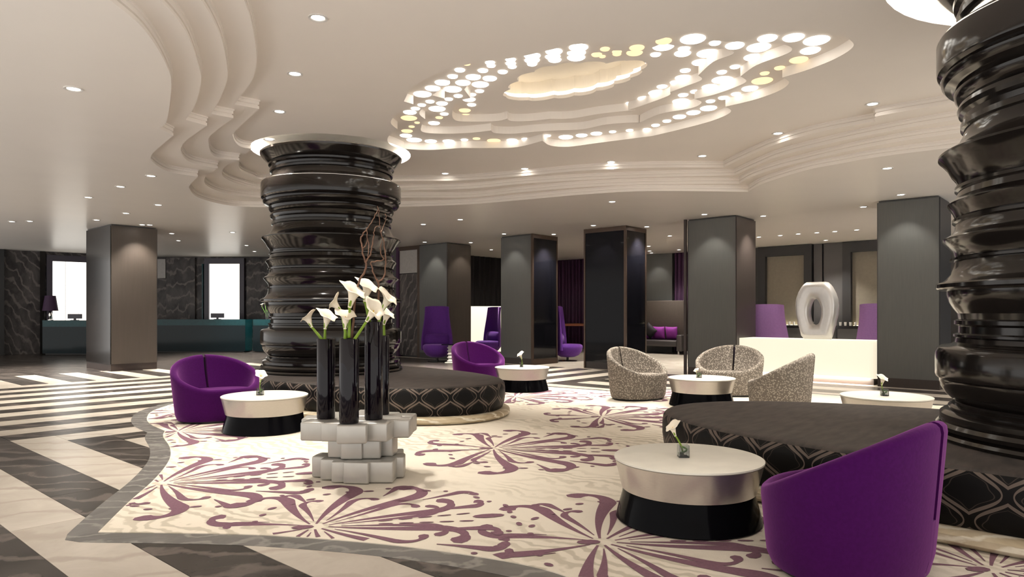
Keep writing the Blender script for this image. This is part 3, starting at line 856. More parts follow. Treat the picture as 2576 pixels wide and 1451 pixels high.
mv, mf = build_medallion()
for (X, Y, a, sc) in [(-0.80, 4.30, -78, 0.95), (0.92, 3.98, -84, 0.98), (-2.28, 5.42, -72, 0.95), (0.25, 6.62, -95, 1.0), (1.55, 8.75, -85, 1.0),
                      (0.45, 10.9, -80, 0.95), (-3.30, 7.75, -70, 0.9), (-4.0, 9.3, -75, 0.8), (2.80, 3.55, -85, 0.9), (2.3, 11.2, -80, 0.9), (3.0, 5.9, 10, 0.9)]:
    wx, wy = plan(X, Y)
    ca, sa = cos(radians(a) + CAM_YAW) * sc, sin(radians(a) + CAM_YAW) * sc
    vv = [(x * ca - y * sa, x * sa + y * ca, z) for x, y, z in mv]
    # the woven figure stops at the carpet's edge
    ff = [q for q in mf if all(inside(wx + vv[i][0], wy + vv[i][1], carpet_loop) for i in q)]
    used = sorted({i for q in ff for i in q})
    ix = {o_: n_ for n_, o_ in enumerate(used)}
    o = obj('damask_medallion', [vv[i] for i in used], [tuple(ix[i] for i in q) for q in ff], 'carpet_plum', carpet, (wx, wy, CZ - 0.0047))
    o['kind'] = 'stuff'

# ------------------------------------------------------------------ walls
def wall_seg(name, p, q, z0, z1, mat, label, thick=0.2, side=1):
    (x0, y0), (x1, y1) = p, q
    L_ = hypot(x1 - x0, y1 - y0)
    a = atan2(y1 - y0, x1 - x0)
    v, f = box_vf(0, L_, 0, thick * side, z0, z1) if side > 0 else box_vf(0, L_, thick * side, 0, z0, z1)
    return struct(obj(name, v, f, mat, None, (x0, y0, 0), a), label)


WB = 20.9
wall_back = struct(box('wall_back', WB, WB + 0.2, -7, 17.3, -0.02, CEIL, 'dark_wall'), 'black back wall of the lounge')
wall_lounge = struct(box('wall_lounge', 14.5, WB, 17.1, 17.3, -0.02, CEIL, 'dark_wall'), 'black side wall of the lounge')
PR0, PR1, PR2, PR3 = plan(-18.6, 19.79), plan(-14.2, 23.4), plan(-12.6, 24.7), plan(-1.0, 24.7)
wall_left = wall_seg('wall_left', PR0, PR1, -0.02, CEIL, 'wall_marble', 'dark veined marble wall at the left of the reception')
wall_seg('wall_corner', PR1, PR2, -0.02, CEIL, 'dark_wall', 'dark return wall behind the square pillar')
wall_reception = wall_seg('wall_reception', PR2, PR3, -0.02, CEIL, 'wall_marble', 'dark veined marble wall behind the reception desks')


def on_wall(p, q, name, s0, s1, z0, z1, proud, mat, parent=None, depth=0.06, bevel=0.0):
    """box fixed to the room side of wall p-q between distances s0 and s1 along it"""
    (x0, y0), (x1, y1) = p, q
    a = atan2(y1 - y0, x1 - x0)
    cx, cy = x0 + cos(a) * (s0 + s1) / 2, y0 + sin(a) * (s0 + s1) / 2
    h = (s1 - s0) / 2
    v, f = box_vf(-h, h, -proud - depth, -proud, z0, z1)
    return obj(name, v, f, mat, parent, (cx, cy, 0), a)


def wall_s(p, q, right, forward):
    """distance along wall p-q of the plan point seen at right/forward"""
    x, y = plan(right, forward)
    a = atan2(q[1] - p[1], q[0] - p[0])
    return (x - p[0]) * cos(a) + (y - p[1]) * sin(a)


def ray_s(p, q, slope):
    """distance along wall p-q where the sight line right = slope * forward meets it"""
    d = plan(slope, 1)
    ex, ey = q[0] - p[0], q[1] - p[1]
    l = hypot(ex, ey)
    ex, ey = ex / l, ey / l
    den = d[0] * ey - d[1] * ex
    return (d[1] * p[0] - d[0] * p[1]) / den


def backlit_window(name, p, q, s0, s1, z0, z1, label, strip=False):
    t = on_wall(p, q, name, s0 - 0.16, s1 + 0.16, z0 - 0.02, z1 + 0.2, 0.0, 'window_frame_plum', depth=0.05)
    struct(t, label)
    n = 3
    W_ = (s1 - s0)
    for i in range(n):
        a, b = -W_ / 2 + W_ * i / n + 0.006, -W_ / 2 + W_ * (i + 1) / n - 0.006
        vv, ff = box_vf(a, b, -0.075, -0.05, z0, z1)
        obj('pane', vv, ff, 'window_glow', t)
    h = W_ / 2
    for (x0_, x1_, za, zb) in ((-h - 0.16, -h, z0, z1 + 0.2), (h, h + 0.16, z0, z1 + 0.2), (-h, h, z1, z1 + 0.2)):
        vv, ff = box_vf(x0_, x1_, -0.13, -0.05, za, zb)
        obj('casing', vv, ff, 'window_frame_plum', t)
    if strip:
        vv, ff = box_vf(-h - 0.24, -h - 0.2, -0.14, -0.05, z0, z1)
        obj('glass_fin', vv, ff, 'teal_edge', t)
    return t


s0, s1 = ray_s(PR0, PR1, -0.6611), ray_s(PR0, PR1, -0.6057)
backlit_window('window_1', PR0, PR1, s0, s1, 1.0, 3.0, 'backlit window behind the reception desk with the lamp')
s0, s1 = ray_s(PR2, PR3, -0.4337), ray_s(PR2, PR3, -0.3897)
backlit_window('window_2', PR2, PR3, s0, s1, 1.0, 3.05, 'backlit window between two marble panels, beside the ribbed column', True)
s0, s1 = ray_s(PR0, PR1, -0.6789), ray_s(PR0, PR1, -0.6714)
struct(on_wall(PR0, PR1, 'trim_1', s0, s1, 0, CEIL, 0.0, 'black_gloss', depth=0.12), 'black upright strip beside the first backlit window')
s0, s1 = ray_s(PR0, PR1, -0.7589), ray_s(PR0, PR1, -0.7309)
struct(on_wall(PR0, PR1, 'trim_2', s0, s1, 0, CEIL, 0.0, 'black_matt', depth=0.3), 'black upright return at the left edge')
for a_, b_ in ((-0.4954, -0.4543), (-0.3806, -0.3360)):
    s0, s1 = ray_s(PR2, PR3, a_), ray_s(PR2, PR3, b_)
    o = on_wall(PR2, PR3, 'marble_panel', s0, s1, 0, CEIL - 0.03, 0.0, 'wall_marble', depth=0.08)
    o.parent = wall_reception
    o.matrix_parent_inverse = wall_reception.matrix_basis.inverted()
s0, s1 = ray_s(PR2, PR3, -0.5080), ray_s(PR2, PR3, -0.4966)
struct(on_wall(PR2, PR3, 'trim_3', s0, s1, 2.55, CEIL - 0.08, 0.0, 'pale_panel', depth=0.08), 'pale grey panel high beside the square pillar')
# ------------------------------------------------------------------ square pillars
def pillar(u0, u1, v0, v1, label, front='pillar_fabric', side='pillar_brown', framed_front=False, framed_side=False, plinth='plinth_brown'):
    """front = face towards the hall (-x), side = face towards -y"""
    t = thing('square_pillar', label, 'pillar', ((u0 + u1) / 2, (v0 + v1) / 2, 0), 0, 'square pillars')
    hx, hy = (u1 - u0) / 2, (v1 - v0) / 2
    H_ = CEIL - 0.004
    box('core', -hx + 0.03, hx - 0.03, -hy + 0.03, hy - 0.03, 0.0, H_, 'charcoal_panel', t)
    box('plinth', -hx + 0.012, hx - 0.012, -hy + 0.012, hy - 0.012, 0.0, 0.16, plinth, t)
    box('face_panel', -hx + 0.002, -hx + 0.03, -hy + 0.02, hy - 0.02, 0.16, H_ - 0.03, front, t)
    box('face_panel', -hx + 0.02, hx - 0.02, -hy + 0.002, -hy + 0.03, 0.16, H_ - 0.03, side, t)
    box('face_panel', -hx + 0.02, hx - 0.02, hy - 0.03, hy - 0.002, 0.16, H_ - 0.03, 'charcoal_panel', t)
    box('face_panel', hx - 0.03, hx - 0.002, -hy + 0.02, hy - 0.02, 0.16, H_ - 0.03, 'charcoal_panel', t)
    w = 0.045
    if framed_front:
        box('frame_strip', -hx - 0.008, -hx + 0.03, hy - w, hy, 0.0, H_, 'bronze', t)
        box('frame_strip', -hx - 0.008, -hx + 0.03, -hy + w, hy - w, H_ - 0.1, H_, 'bronze', t)
    if framed_front or framed_side:
        box('corner_strip', -hx - 0.008, -hx + w, -hy - 0.008, -hy + w, 0.0, H_, 'bronze', t)
    if framed_side:
        box('frame_strip', hx - w, hx, -hy - 0.008, -hy + 0.03, 0.0, H_, 'bronze', t)
        box('frame_strip', -hx + w, hx - w, -hy - 0.008, -hy + 0.03, H_ - 0.1, H_, 'bronze', t)
        box('frame_strip', -hx + w, hx - w, -hy - 0.008, -hy + 0.03, 0.0, 0.14, 'bronze', t)
    return t


pillar(5.69, 6.70, 17.0, 18.6, 'square taupe pillar standing alone on the striped marble at left', 'black_gloss', 'pillar_brown')
pillar(13.6, 14.6, 2.37, 3.35, 'square grey pillar just left of the ribbed column at the right edge', 'pillar_fabric', 'black_matt')
pillar(13.58, 14.58, 5.94, 7.03, 'square grey pillar at the left end of the glowing counter', 'pillar_fabric', 'pillar_dark')
pillar(13.55, 14.45, 8.54, 9.70, 'square pillar clad in black glass with bronze edges', 'black_glass', 'black_glass', True, True)
pillar(13.40, 14.42, 11.17, 12.26, 'square grey pillar with one black glass side, right of the luminous screen', 'pillar_fabric', 'black_glass', False, True)
pillar(13.42, 14.38, 14.30, 15.50, 'square taupe grey pillar beside the dark glass wall bay', 'pillar_fabric', 'pillar_brown')
# slim dark post at the left corner of the grey counter pillar
b_ = box('corner_post', 13.54, 13.58, 7.035, 7.09, 0.0, CEIL - 0.004, 'plinth_brown')
tag(b_, 'slim dark post on the left corner of the grey pillar by the counter', 'post')

# glazed bay left of the taupe pillar
t = thing('glass_partition', 'dark glass partition with water-streaked pane behind the ribbed column', 'partition', (13.5, 16.6, 0))
box('frame', -0.04, 0.06, -1.09, -0.97, 0, CEIL - 0.004, 'bronze', t)
box('frame', -0.04, 0.06, -0.12, 0.0, 0, CEIL - 0.004, 'curtain_plum', t)
box('frame', -0.04, 0.06, 0.9, 1.0, 0, CEIL - 0.004, 'bronze', t)
box('head_rail', -0.04, 0.06, -0.97, -0.12, CEIL - 0.12, CEIL - 0.004, 'bronze', t)
box('pane', 0.0, 0.03, -0.97, -0.12, 2.5, CEIL - 0.12, 'pale_panel', t)
box('pane', 0.0, 0.03, -0.97, -0.12, 0.05, 2.48, 'wall_marble', t)
box('pane', 0.0, 0.03, 0.0, 0.9, 0.05, CEIL - 0.06, 'charcoal_panel', t)
struct(box('wall_bay', 13.6, 13.75, 15.5, 19.6, -0.02, CEIL, 'dark_wall'), 'dark wall behind the glass partition')

# ------------------------------------------------------------------ back wall of the lounge: framed alcoves, panels, curtains
def alcove(v0, v1, label):
    t = thing('wall_alcove', label, 'alcove', (WB - 0.001, (v0 + v1) / 2, 0))
    h = (v1 - v0) / 2
    box('back_panel', -0.06, -0.02, -h, h, 0.95, 3.0, 'alcove_board', t)
    box('frame', -0.22, -0.0, -h - 0.22, -h, 0.0, CEIL - 0.01, 'black_matt', t)
    box('frame', -0.22, -0.0, h, h + 0.22, 0.0, CEIL - 0.01, 'black_matt', t)
    box('frame', -0.22, -0.0, -h, h, 3.0, CEIL - 0.01, 'black_matt', t)
    box('light_strip', -0.16, -0.10, -h + 0.05, h - 0.05, 0.93, 0.96, 'alcove_strip', t)
    return t


alcove(7.02, 8.15, 'dark framed wall alcove with a glow rising from below, left of the oval sculpture')
alcove(4.6, 5.75, 'lit wall alcove half hidden by the grey pillar beside the counter')
for v0, v1, mt, lb in ((6.55, 6.78, 'charcoal_panel', 'narrow charcoal wall panel right of the sculpture'), (6.0, 6.5, 'charcoal_panel', 'wide charcoal wall panel behind the oval sculpture')):
    tag(box('wall_panel', WB - 0.1, WB - 0.001, v0, v1, 0.0, CEIL - 0.01, mt), lb, 'wall panel')
tag(box('wall_panel', WB - 0.12, WB - 0.001, 11.3, 12.35, 0.0, CEIL - 0.01, 'pillar_fabric'), 'grey lit wall panel above the dark bench with purple cushions', 'wall panel')


def curtain(x, y, length, along_y, label, n=14, mat='curtain_plum'):
    v, f = [], []
    N_ = n * 6
    for i in range(N_ + 1):
        s = length * i / N_
        d = 0.045 * sin(2 * pi * i / 6) + 0.015 * sin(i * 0.7)
        for z in (0.03, CEIL - 0.01):
            for off in (0.0, 0.012):
                v.append((d + off, s, z) if along_y else (s, d + off, z))
    for i in range(N_):
        a = i * 4
        f += [(a, a + 4, a + 6, a + 2), (a + 1, a + 3, a + 7, a + 5), (a, a + 1, a + 5, a + 4), (a + 2, a + 6, a + 7, a + 3)]
    return tag(obj('curtain', v, f, mat, None, (x, y, 0), smooth=True), label, 'curtain')


curtain(WB - 0.12, 12.42, 0.55, True, 'narrow plum curtain left of the grey lit wall panel', 6)
curtain(WB - 0.12, 9.9, 1.3, True, 'plum curtain right of the grey lit wall panel', 10)
curtain(WB - 0.12, 13.1, 3.4, True, 'long plum curtain behind the high-back chair between the pillars', 22)
curtain(14.7, 17.0, 5.6, False, 'black curtain above the luminous screen', 20, 'curtain_black')

# ------------------------------------------------------------------ glowing counter with sculpture
t = thing('reception_counter', 'low luminous counter between two grey pillars', 'counter', (13.68, 3.37, 0))
bm = bmesh.new()
L_, D_ = 2.55, 0.72
pts = []
rad = 0.12
for k in range(7):
    a = pi + pi / 2 * k / 6
    pts.append((rad + rad * cos(a), rad + rad * sin(a)))
pts += [(D_, 0.0), (D_, L_), (0.0, L_)]
vs = [bm.verts.new((x, y, 0.12)) for x, y in pts]
fc = bm.faces.new(vs)
ext = bmesh.ops.extrude_face_region(bm, geom=[fc])
bmesh.ops.translate(bm, vec=(0, 0, 0.66), verts=[e for e in ext['geom'] if isinstance(e, bmesh.types.BMVert)])
bmesh.ops.recalc_face_normals(bm, faces=bm.faces)
me = bpy.data.meshes.new('luminous_body'); bm.to_mesh(me); bm.free(); me.materials.append(MATS['counter_glow'])
link('luminous_body', me, t)
box('counter_top', 0.0, D_, 0.0, L_, 0.781, 0.80, 'counter_glow', t)
box('plinth', 0.06, D_ - 0.03, 0.06, L_ - 0.02, 0.0, 0.12, 'plinth_brown', t)
area_lamp('counter_underlight', (-0.05, L_ / 2, 0.10), 0.08, 30, rot=(0, radians(-35), 0), size_y=L_ * 0.9, parent=t)

# oval sculpture with an almond hole
def sculpture():
    t = thing('oval_sculpture', 'large silver oval sculpture with an almond-shaped hole on the luminous counter', 'sculpture', (14.06, 4.52, 0.80), 0)
    n, m = 64, 14
    # outline in the (y, z) plane: half widths by height
    prof = [(0.0, 0.27), (0.12, 0.30), (0.3, 0.345), (0.5, 0.385), (0.65, 0.395), (0.78, 0.385), (0.9, 0.35), (1.0, 0.30), (1.07, 0.25), (1.11, 0.20)]

    def hw(z):
        for (a, w0), (b, w1) in zip(prof, prof[1:]):
            if z <= b:
                k = (z - a) / (b - a)
                k = k * k * (3 - 2 * k) * 0.4 + k * 0.6
                return w0 + (w1 - w0) * k
        return prof[-1][1]
    cy, cz = 0.02, 0.53
    outer, inner = [], []
    for i in range(n):
        a = 2 * pi * i / n
        dx, dz = cos(a), sin(a)
        lo, hi = 0.0, 1.5
        for _ in range(30):
            mid = (lo + hi) / 2
            y, z = cy + dx * mid, cz + dz * mid
            ok = 0 <= z <= 1.11 and abs(y) <= hw(z)
            lo, hi = (mid, hi) if ok else (lo, mid)
        outer.append((cy + dx * lo, cz + dz * lo))
        pz = 0.25 * dz
        inner.append((cy + 0.105 * dx * (1 - 0.35 * max(0, dz) ** 2), cz + pz))
    v, f = [], []
    prof_s = []
    for j in range(m):
        s = j / (m - 1)
        prof_s.append((s, 0.16 * (1 - (2 * s - 1) ** 4) ** 0.5 * (0.85 + 0.15 * s)))
    ringp = [(s, d) for s, d in prof_s] + [(s, -d) for s, d in prof_s[-2:0:-1]]
    for i in range(n):
        for s, d in ringp:
            y = inner[i][0] + (outer[i][0] - inner[i][0]) * s
            z = inner[i][1] + (outer[i][1] - inner[i][1]) * s
            v.append((d, y, z))
    R_ = len(ringp)
    for i in range(n):
        for q in range(R_):
            a, b = i * R_ + q, i * R_ + (q + 1) % R_
            c, d = ((i + 1) % n) * R_ + (q + 1) % R_, ((i + 1) % n) * R_ + q
            f.append((a, b, c, d))
    obj('body', v, f, 'sculpture_silver', t, smooth=True)
    return t


sculpture()

# low black sideboard with glassware along the back wall
t = thing('back_bar', 'long low black bar cabinet along the back wall', 'cabinet', (WB - 0.32, 7.0, 0))
box('cabinet_body', -0.28, 0.05, -3.4, 2.2, 0.0, 0.92, 'black_gloss', t)
box('cabinet_top', -0.32, 0.05, -3.45, 2.25, 0.92, 0.96, 'black_gloss', t)
for k in range(7):
    box('cabinet_door', -0.292, -0.28, -3.38 + 0.8 * k, -2.62 + 0.8 * k, 0.08, 0.88, 'black_matt', t)
gv, gf = lathe_vf([(0.028, 0.0), (0.034, 0.10), (0.030, 0.10), (0.024, 0.008)], 14, cap_hi=False)
tum = mesh_data('tumbler', gv, gf, 'trim_white', smooth=True, sharp=40)
for k in range(12):
    o = link('tumbler', tum, None, (WB - 0.5, 5.55 + 0.13 * k + (0.35 if k > 5 else 0), 0.96))
    tag(o, (ORD[11 - k] if k == 11 else ORD[11 - k] + ' from the left of the') + ' small pale tumblers on the black back bar', 'glass', 'tumblers on the back bar')


# ------------------------------------------------------------------ high-back lounge chairs
def high_chair(loc, face, label, mat='violet_velvet', scale=1.0):
    """egg seat on a stem with a tall flared back; local +x is where it faces"""
    t = thing('high_back_chair', label, 'chair', (loc[0], loc[1], 0.0), face, 'high-back lounge chairs')
    # seat bowl
    prof = [(0.02, 0.10), (0.20, 0.115), (0.32, 0.17), (0.40, 0.27), (0.43, 0.37), (0.42, 0.43), (0.37, 0.46), (0.2, 0.465), (0.02, 0.465)]
    v, f = lathe_vf(prof, 36, sx=0.96, sy=0.92)
    obj('seat', v, f, mat, t, smooth=True)
    # back shell, wings curling forward
    v, f = [], []
    rows, colsn = 16, 18
    for side in (0, 1):
        for j in range(rows + 1):
            z = 0.30 + 1.20 * j / rows
            k = j / rows
            half = 0.43 - 0.10 * (k ** 1.2) + 0.015 * sin(pi * k * 2)
            for i in range(colsn + 1):
                s = -1 + 2 * i / colsn
                y = half * s
                x = -0.36 + 0.04 * k - 0.05 * k * k + 0.24 * abs(s) ** 3.2 * (1 - 0.45 * k) + 0.02
                th = 0.075 if side == 0 else 0.0
                if side == 0:
                    x += th * (1 - abs(s) ** 8 * 0.6)
                    y *= 0.93
                v.append((x, y, z - (0.02 * abs(s) ** 4 if j == rows else 0)))
    C_ = colsn + 1
    off = (rows + 1) * C_
    for j in range(rows):
        for i in range(colsn):
            a = j * C_ + i
            f.append((a, a + 1, a + 1 + C_, a + C_))
            b = off + a
            f.append((b, b + C_, b + 1 + C_, b + 1))
    for j in range(rows):
        a, b = j * C_, off + j * C_
        f.append((a, a + C_, b + C_, b))
        a, b = j * C_ + colsn, off + j * C_ + colsn
        f.append((a, b, b + C_, a + C_))
    for i in range(colsn):
        a, b = rows * C_ + i, off + rows * C_ + i
        f.append((a, a + 1, b + 1, b))
        f.append((i, off + i, off + i + 1, i + 1))
    obj('backrest', v, f, mat, t, smooth=True, sharp=60)
    # lumbar cushion
    bm = bmesh.new()
    bmesh.ops.create_cube(bm, size=1)
    bmesh.ops.subdivide_edges(bm, edges=bm.edges, cuts=4, use_grid_fill=True)
    for vv in bm.verts:
        x, y, z = vv.co * 2
        q = (1 - 0.35 * abs(y) ** 3)
        vv.co = Vector((x * 0.09 * q * (1 - 0.4 * abs(z) ** 2.5), y * 0.33, z * 0.15 * (1 - 0.12 * y * y)))
    me = bpy.data.meshes.new('lumbar_cushion'); bm.to_mesh(me); bm.free(); me.materials.append(MATS[mat]); me.shade_smooth()
    c = link('lumbar_cushion', me, t, (-0.20, 0, 0.59))
    c.rotation_euler = (0, radians(-8), 0)
    lathe('stem', [(0.035, 0.02), (0.035, 0.12)], 'black_gloss', t, n=16)
    lathe('base_disc', [(0.26, 0.0), (0.26, 0.012), (0.05, 0.022)], 'black_gloss', t, n=32)
    return t


def yaw_to(p, q):
    return atan2(q[1] - p[1], q[0] - p[0])


p = plan(-2.03, 18.9)
high_chair(p, yaw_to(p, plan(-1.0, 12)), 'violet high-back chair facing the hall left of the luminous screen')
p = plan(1.52, 19.0)
high_chair(p, yaw_to(p, plan(6, 18.0)), 'violet high-back chair in profile between two square pillars')
p = plan(-0.72, 21.3)
high_chair(p, yaw_to(p, plan(-2.2, 20.2)), 'dark high-back chair in silhouette against the luminous screen')
p = plan(5.70, 15.3)
high_chair(p, radians(5), 'mauve high-back chair behind the counter left of the sculpture', 'plum_fabric')
p = plan(7.55, 14.3)
high_chair(p, radians(5), 'mauve high-back chair behind the counter beside the grey pillar', 'plum_fabric')

# luminous screen
p = plan(-1.86, 22.6)
t = thing('luminous_screen', 'tall glowing cream screen behind the high-back chairs', 'screen', (p[0], p[1], 0), CAM_YAW - pi / 2)
box('glow_panel', 0.0, 2.6, -0.03, 0.03, 0.06, 1.53, 'screen_glow', t)
box('end_post', -0.09, 0.0, -0.05, 0.05, 0.0, 1.55, 'trim_white', t)
box('base_rail', -0.09, 2.6, -0.05, 0.05, 0.0, 0.06, 'bronze', t)

# small side table with a rippled white pedestal and a flower
p = plan(-1.62, 18.3)
t = thing('pedestal_table', 'slim rippled white pedestal table beside the violet chair', 'side table', (p[0], p[1], 0))
prof = [(0.15, 0.0), (0.15, 0.015)]
for k in range(25):
    prof.append((0.07 + 0.02 * sin(k * 1.3), 0.03 + 0.43 * k / 24))
lathe('pedestal', prof, 'trim_white', t, n=24, sharp=60)
lathe('table_top', [(0.02, 0.47), (0.24, 0.47), (0.24, 0.49), (0.02, 0.49)], 'black_glass', t, n=32)

# bench with cushions
p = (WB - 0.75, 11.25)
t = thing('high_bench', 'dark high-backed bench against the grey lit wall panel', 'bench', (p[0], p[1], 0))
box('backrest', 0.30, 0.42, -0.62, 0.98, 0.35, 1.72, 'bench_panel', t, 0.02)
box('seat', -0.35, 0.34, -0.62, 0.98, 0.24, 0.44, 'sofa_dark', t, 0.04)
box('armrest', -0.35, 0.34, -0.80, -0.62, 0.10, 0.62, 'sofa_dark', t, 0.03)
for yy in (-0.68, 0.86):
    for xx in (-0.3, 0.28):
        box('leg', xx - 0.02, xx + 0.02, yy - 0.02, yy + 0.02, 0.0, 0.24, 'chrome', t)


def cushion(loc, rot, size, mat, label):
    bm = bmesh.new()
    bmesh.ops.create_cube(bm, size=2)
    bmesh.ops.subdivide_edges(bm, edges=bm.edges, cuts=5, use_grid_fill=True)
    for v in bm.verts:
        x, y, z = v.co
        e = max(abs(y), abs(z))
        puff = (1 - abs(y) ** 3) * (1 - abs(z) ** 3)
        v.co = Vector((x * (0.015 + 0.065 * puff ** 0.6), y * size * (1 - 0.06 * (1 - z * z) * abs(y)), z * size * (1 - 0.06 * (1 - y * y) * abs(z))))
    me = bpy.data.meshes.new('cushion'); bm.to_mesh(me); bm.free(); me.materials.append(MATS[mat]); me.shade_smooth()
    o = link('cushion', me, None, loc)
    o.rotation_euler = rot
    return tag(o, label, 'cushion', 'cushions on the bench')


cushion((p[0] + 0.18, p[1] + 0.72, 0.66), (0, radians(-12), 0), 0.21, 'cushion_purple', 'purple cushion at the left of the bench behind the black one')
cushion((p[0] + 0.18, p[1] + 0.28, 0.66), (0, radians(-12), 0), 0.21, 'cushion_purple', 'middle purple cushion on the dark bench')
cushion((p[0] + 0.18, p[1] - 0.18, 0.66), (0, radians(-12), 0), 0.21, 'cushion_purple', 'purple cushion at the right of the dark bench')
cushion((p[0] - 0.02, p[1] + 0.52, 0.73), (radians(45), radians(-14), 0), 0.20, 'cushion_black', 'black diamond-turned cushion in front of the purple ones')

# small orange-brown table by the curtains
p = plan(2.25, 24.2)
t = thing('wood_table', 'small dark orange wood table by the plum curtain', 'table', (p[0], p[1], 0), CAM_YAW)
box('table_top', -0.3, 0.3, -0.55, 0.55, 0.86, 0.95, 'wood_orange', t, 0.01)
for sx in (-1, 1):
    for sy in (-1, 1):
        box('leg', sx * 0.26 - 0.02, sx * 0.26 + 0.02, sy * 0.5 - 0.02, sy * 0.5 + 0.02, 0.0, 0.86, 'wood_orange', t)

# ------------------------------------------------------------------ reception desks
def desk(right0, right1, fwd, label, yaw=0.0, h=1.08):
    cxp = (right0 + right1) / 2
    x, y = plan(cxp, fwd)
    t = thing('reception_desk', label, 'desk', (x, y, 0), CAM_YAW - pi / 2 + yaw, 'teal glass reception desks')
    hw_ = (right1 - right0) / 2
    box('front_panel', -hw_ + 0.08, hw_ - 0.08, 0.0, 0.05, 0.06, h - 0.20, 'desk_dark', t)
    box('glass_front', -hw_, hw_, -0.05, -0.03, 0.04, h - 0.02, 'teal_glass', t)
    box('glass_edge', -hw_, hw_, -0.052, 0.0, h - 0.20, h - 0.02, 'teal_edge', t)
    box('glass_side', -hw_, -hw_ + 0.025, -0.03, 0.6, 0.04, h - 0.02, 'teal_edge', t)
    box('glass_side', hw_ - 0.025, hw_, -0.03, 0.6, 0.04, h - 0.02, 'teal_edge', t)
    box('desk_top', -hw_, hw_, -0.05, 0.62, h - 0.02, h, 'teal_edge', t)
    box('plinth', -hw_ + 0.06, hw_ - 0.06, 0.0, 0.55, 0.0, 0.06, 'black_matt', t)
    return t


desk(-14.75, -12.7, 21.9, 'teal glass reception desk with the plum lamp at far left', 0.0)
desk(-12.0, -8.88, 23.2, 'long dark teal glass reception desk below the second backlit window', 0.0, 1.10)
desk(-8.62, -6.6, 23.2, 'teal glass reception desk half hidden by the ribbed column', 0.0, 1.10)

x, y = plan(-14.7, 22.15)
t = thing('table_lamp', 'table lamp with a plum shade on the far left reception desk', 'lamp', (x, y, 1.081))
lathe('lamp_base', [(0.09, 0.0), (0.09, 0.02), (0.03, 0.04), (0.05, 0.12), (0.06, 0.18), (0.03, 0.26), (0.02, 0.32)], 'chrome', t, n=24)
lathe('lamp_shade', [(0.22, 0.30), (0.15, 0.78), (0.14, 0.78), (0.21, 0.30)], 'lamp_shade_plum', t, n=32, cap_lo=False, cap_hi=False)
for (r_, fw, hh, lab) in ((-13.95, 22.2, 1.081, 'dark monitor on the reception desk below the first backlit window'), (-9.95, 23.5, 1.101, 'dark monitor on the long reception desk below the second backlit window')):
    x, y = plan(r_, fw)
    t = thing('monitor', lab, 'monitor', (x, y, hh), CAM_YAW - pi / 2)
    box('screen', -0.22, 0.22, -0.02, 0.02, 0.05, 0.20, 'monitor_dark', t)
    box('stand', -0.03, 0.03, -0.02, 0.02, 0.0, 0.06, 'monitor_dark', t)
    box('foot', -0.1, 0.1, -0.07, 0.07, 0.0, 0.012, 'monitor_dark', t)
# ------------------------------------------------------------------ ribbed columns on upholstered islands
SEAT_Z = 0.45
base_prof = [(0.90, 0.4525), (1.04, 0.4525), (1.045, 0.47), (1.03, 0.49), (1.0, 0.495), (1.015, 0.51), (1.02, 0.535), (1.0, 0.56), (0.985, 0.565), (0.995, 0.58), (0.995, 0.61),
             (0.975, 0.625), (0.94, 0.635), (0.945, 0.655), (0.925, 0.67)]
low_prof = [(0.90, 0.66), (0.905, 0.69), (0.93, 0.71), (0.965, 0.745), (0.99, 0.79), (1.0, 0.83), (1.0, 0.845), (1.02, 0.86), (1.025, 0.88), (1.025, 1.03), (1.01, 1.06), (0.985, 1.075),
            (0.93, 1.085), (0.905, 1.10), (0.90, 1.13), (0.915, 1.14), (0.915, 1.155), (0.885, 1.165), (0.885, 1.21), (0.91, 1.225), (0.91, 1.25), (0.885, 1.26), (0.89, 1.30),
            (0.915, 1.335), (0.94, 1.38), (0.955, 1.43), (0.955, 1.455), (1.01, 1.465), (1.02, 1.475), (1.02, 1.50), (1.01, 1.51)]
mid_prof = [(1.005, 1.505), (0.965, 1.53), (0.93, 1.57), (0.915, 1.62), (0.91, 1.66), (0.935, 1.665), (0.935, 1.68), (0.905, 1.69), (0.915, 1.73), (0.945, 1.765), (0.975, 1.80), (0.98, 1.815),
            (0.96, 1.83), (0.925, 1.85), (0.905, 1.88), (0.90, 1.925), (0.92, 1.935), (0.92, 1.955), (0.90, 1.965), (0.92, 2.01), (0.945, 2.045), (0.95, 2.06), (0.925, 2.08), (0.895, 2.105),
            (0.885, 2.15), (0.905, 2.16), (0.905, 2.18), (0.885, 2.19), (0.895, 2.23), (0.925, 2.27), (0.95, 2.32), (0.985, 2.365), (1.005, 2.385), (1.005, 2.40), (0.98, 2.415),
            (0.93, 2.44), (0.885, 2.48), (0.855, 2.54), (0.85, 2.58), (0.87, 2.59), (0.87, 2.625), (0.85, 2.635), (0.855, 2.67), (0.88, 2.69), (0.89, 2.72), (0.88, 2.75), (0.86, 2.76),
            (0.885, 2.78), (0.905, 2.81), (0.91, 2.84), (0.89, 2.87)]
band_prof = [(0.90, 2.86), (0.93, 2.875), (0.965, 2.89), (0.985, 2.915), (0.99, 2.94), (0.975, 2.955), (0.99, 2.965), (1.01, 2.98), (1.015, 3.0), (1.015, 3.185), (1.005, 3.205), (0.985, 3.22)]
cap_prof = [(0.99, 3.215), (0.93, 3.235), (0.885, 3.27), (0.865, 3.32), (0.865, 3.345), (0.89, 3.355), (0.895, 3.385), (0.87, 3.40), (0.88, 3.43), (0.91, 3.45), (0.915, 3.475), (0.90, 3.49),
            (0.93, 3.51), (0.965, 3.545), (1.0, 3.58), (1.025, 3.61), (1.03, 3.635), (1.01, 3.65), (0.90, 3.655)]
col_me = []
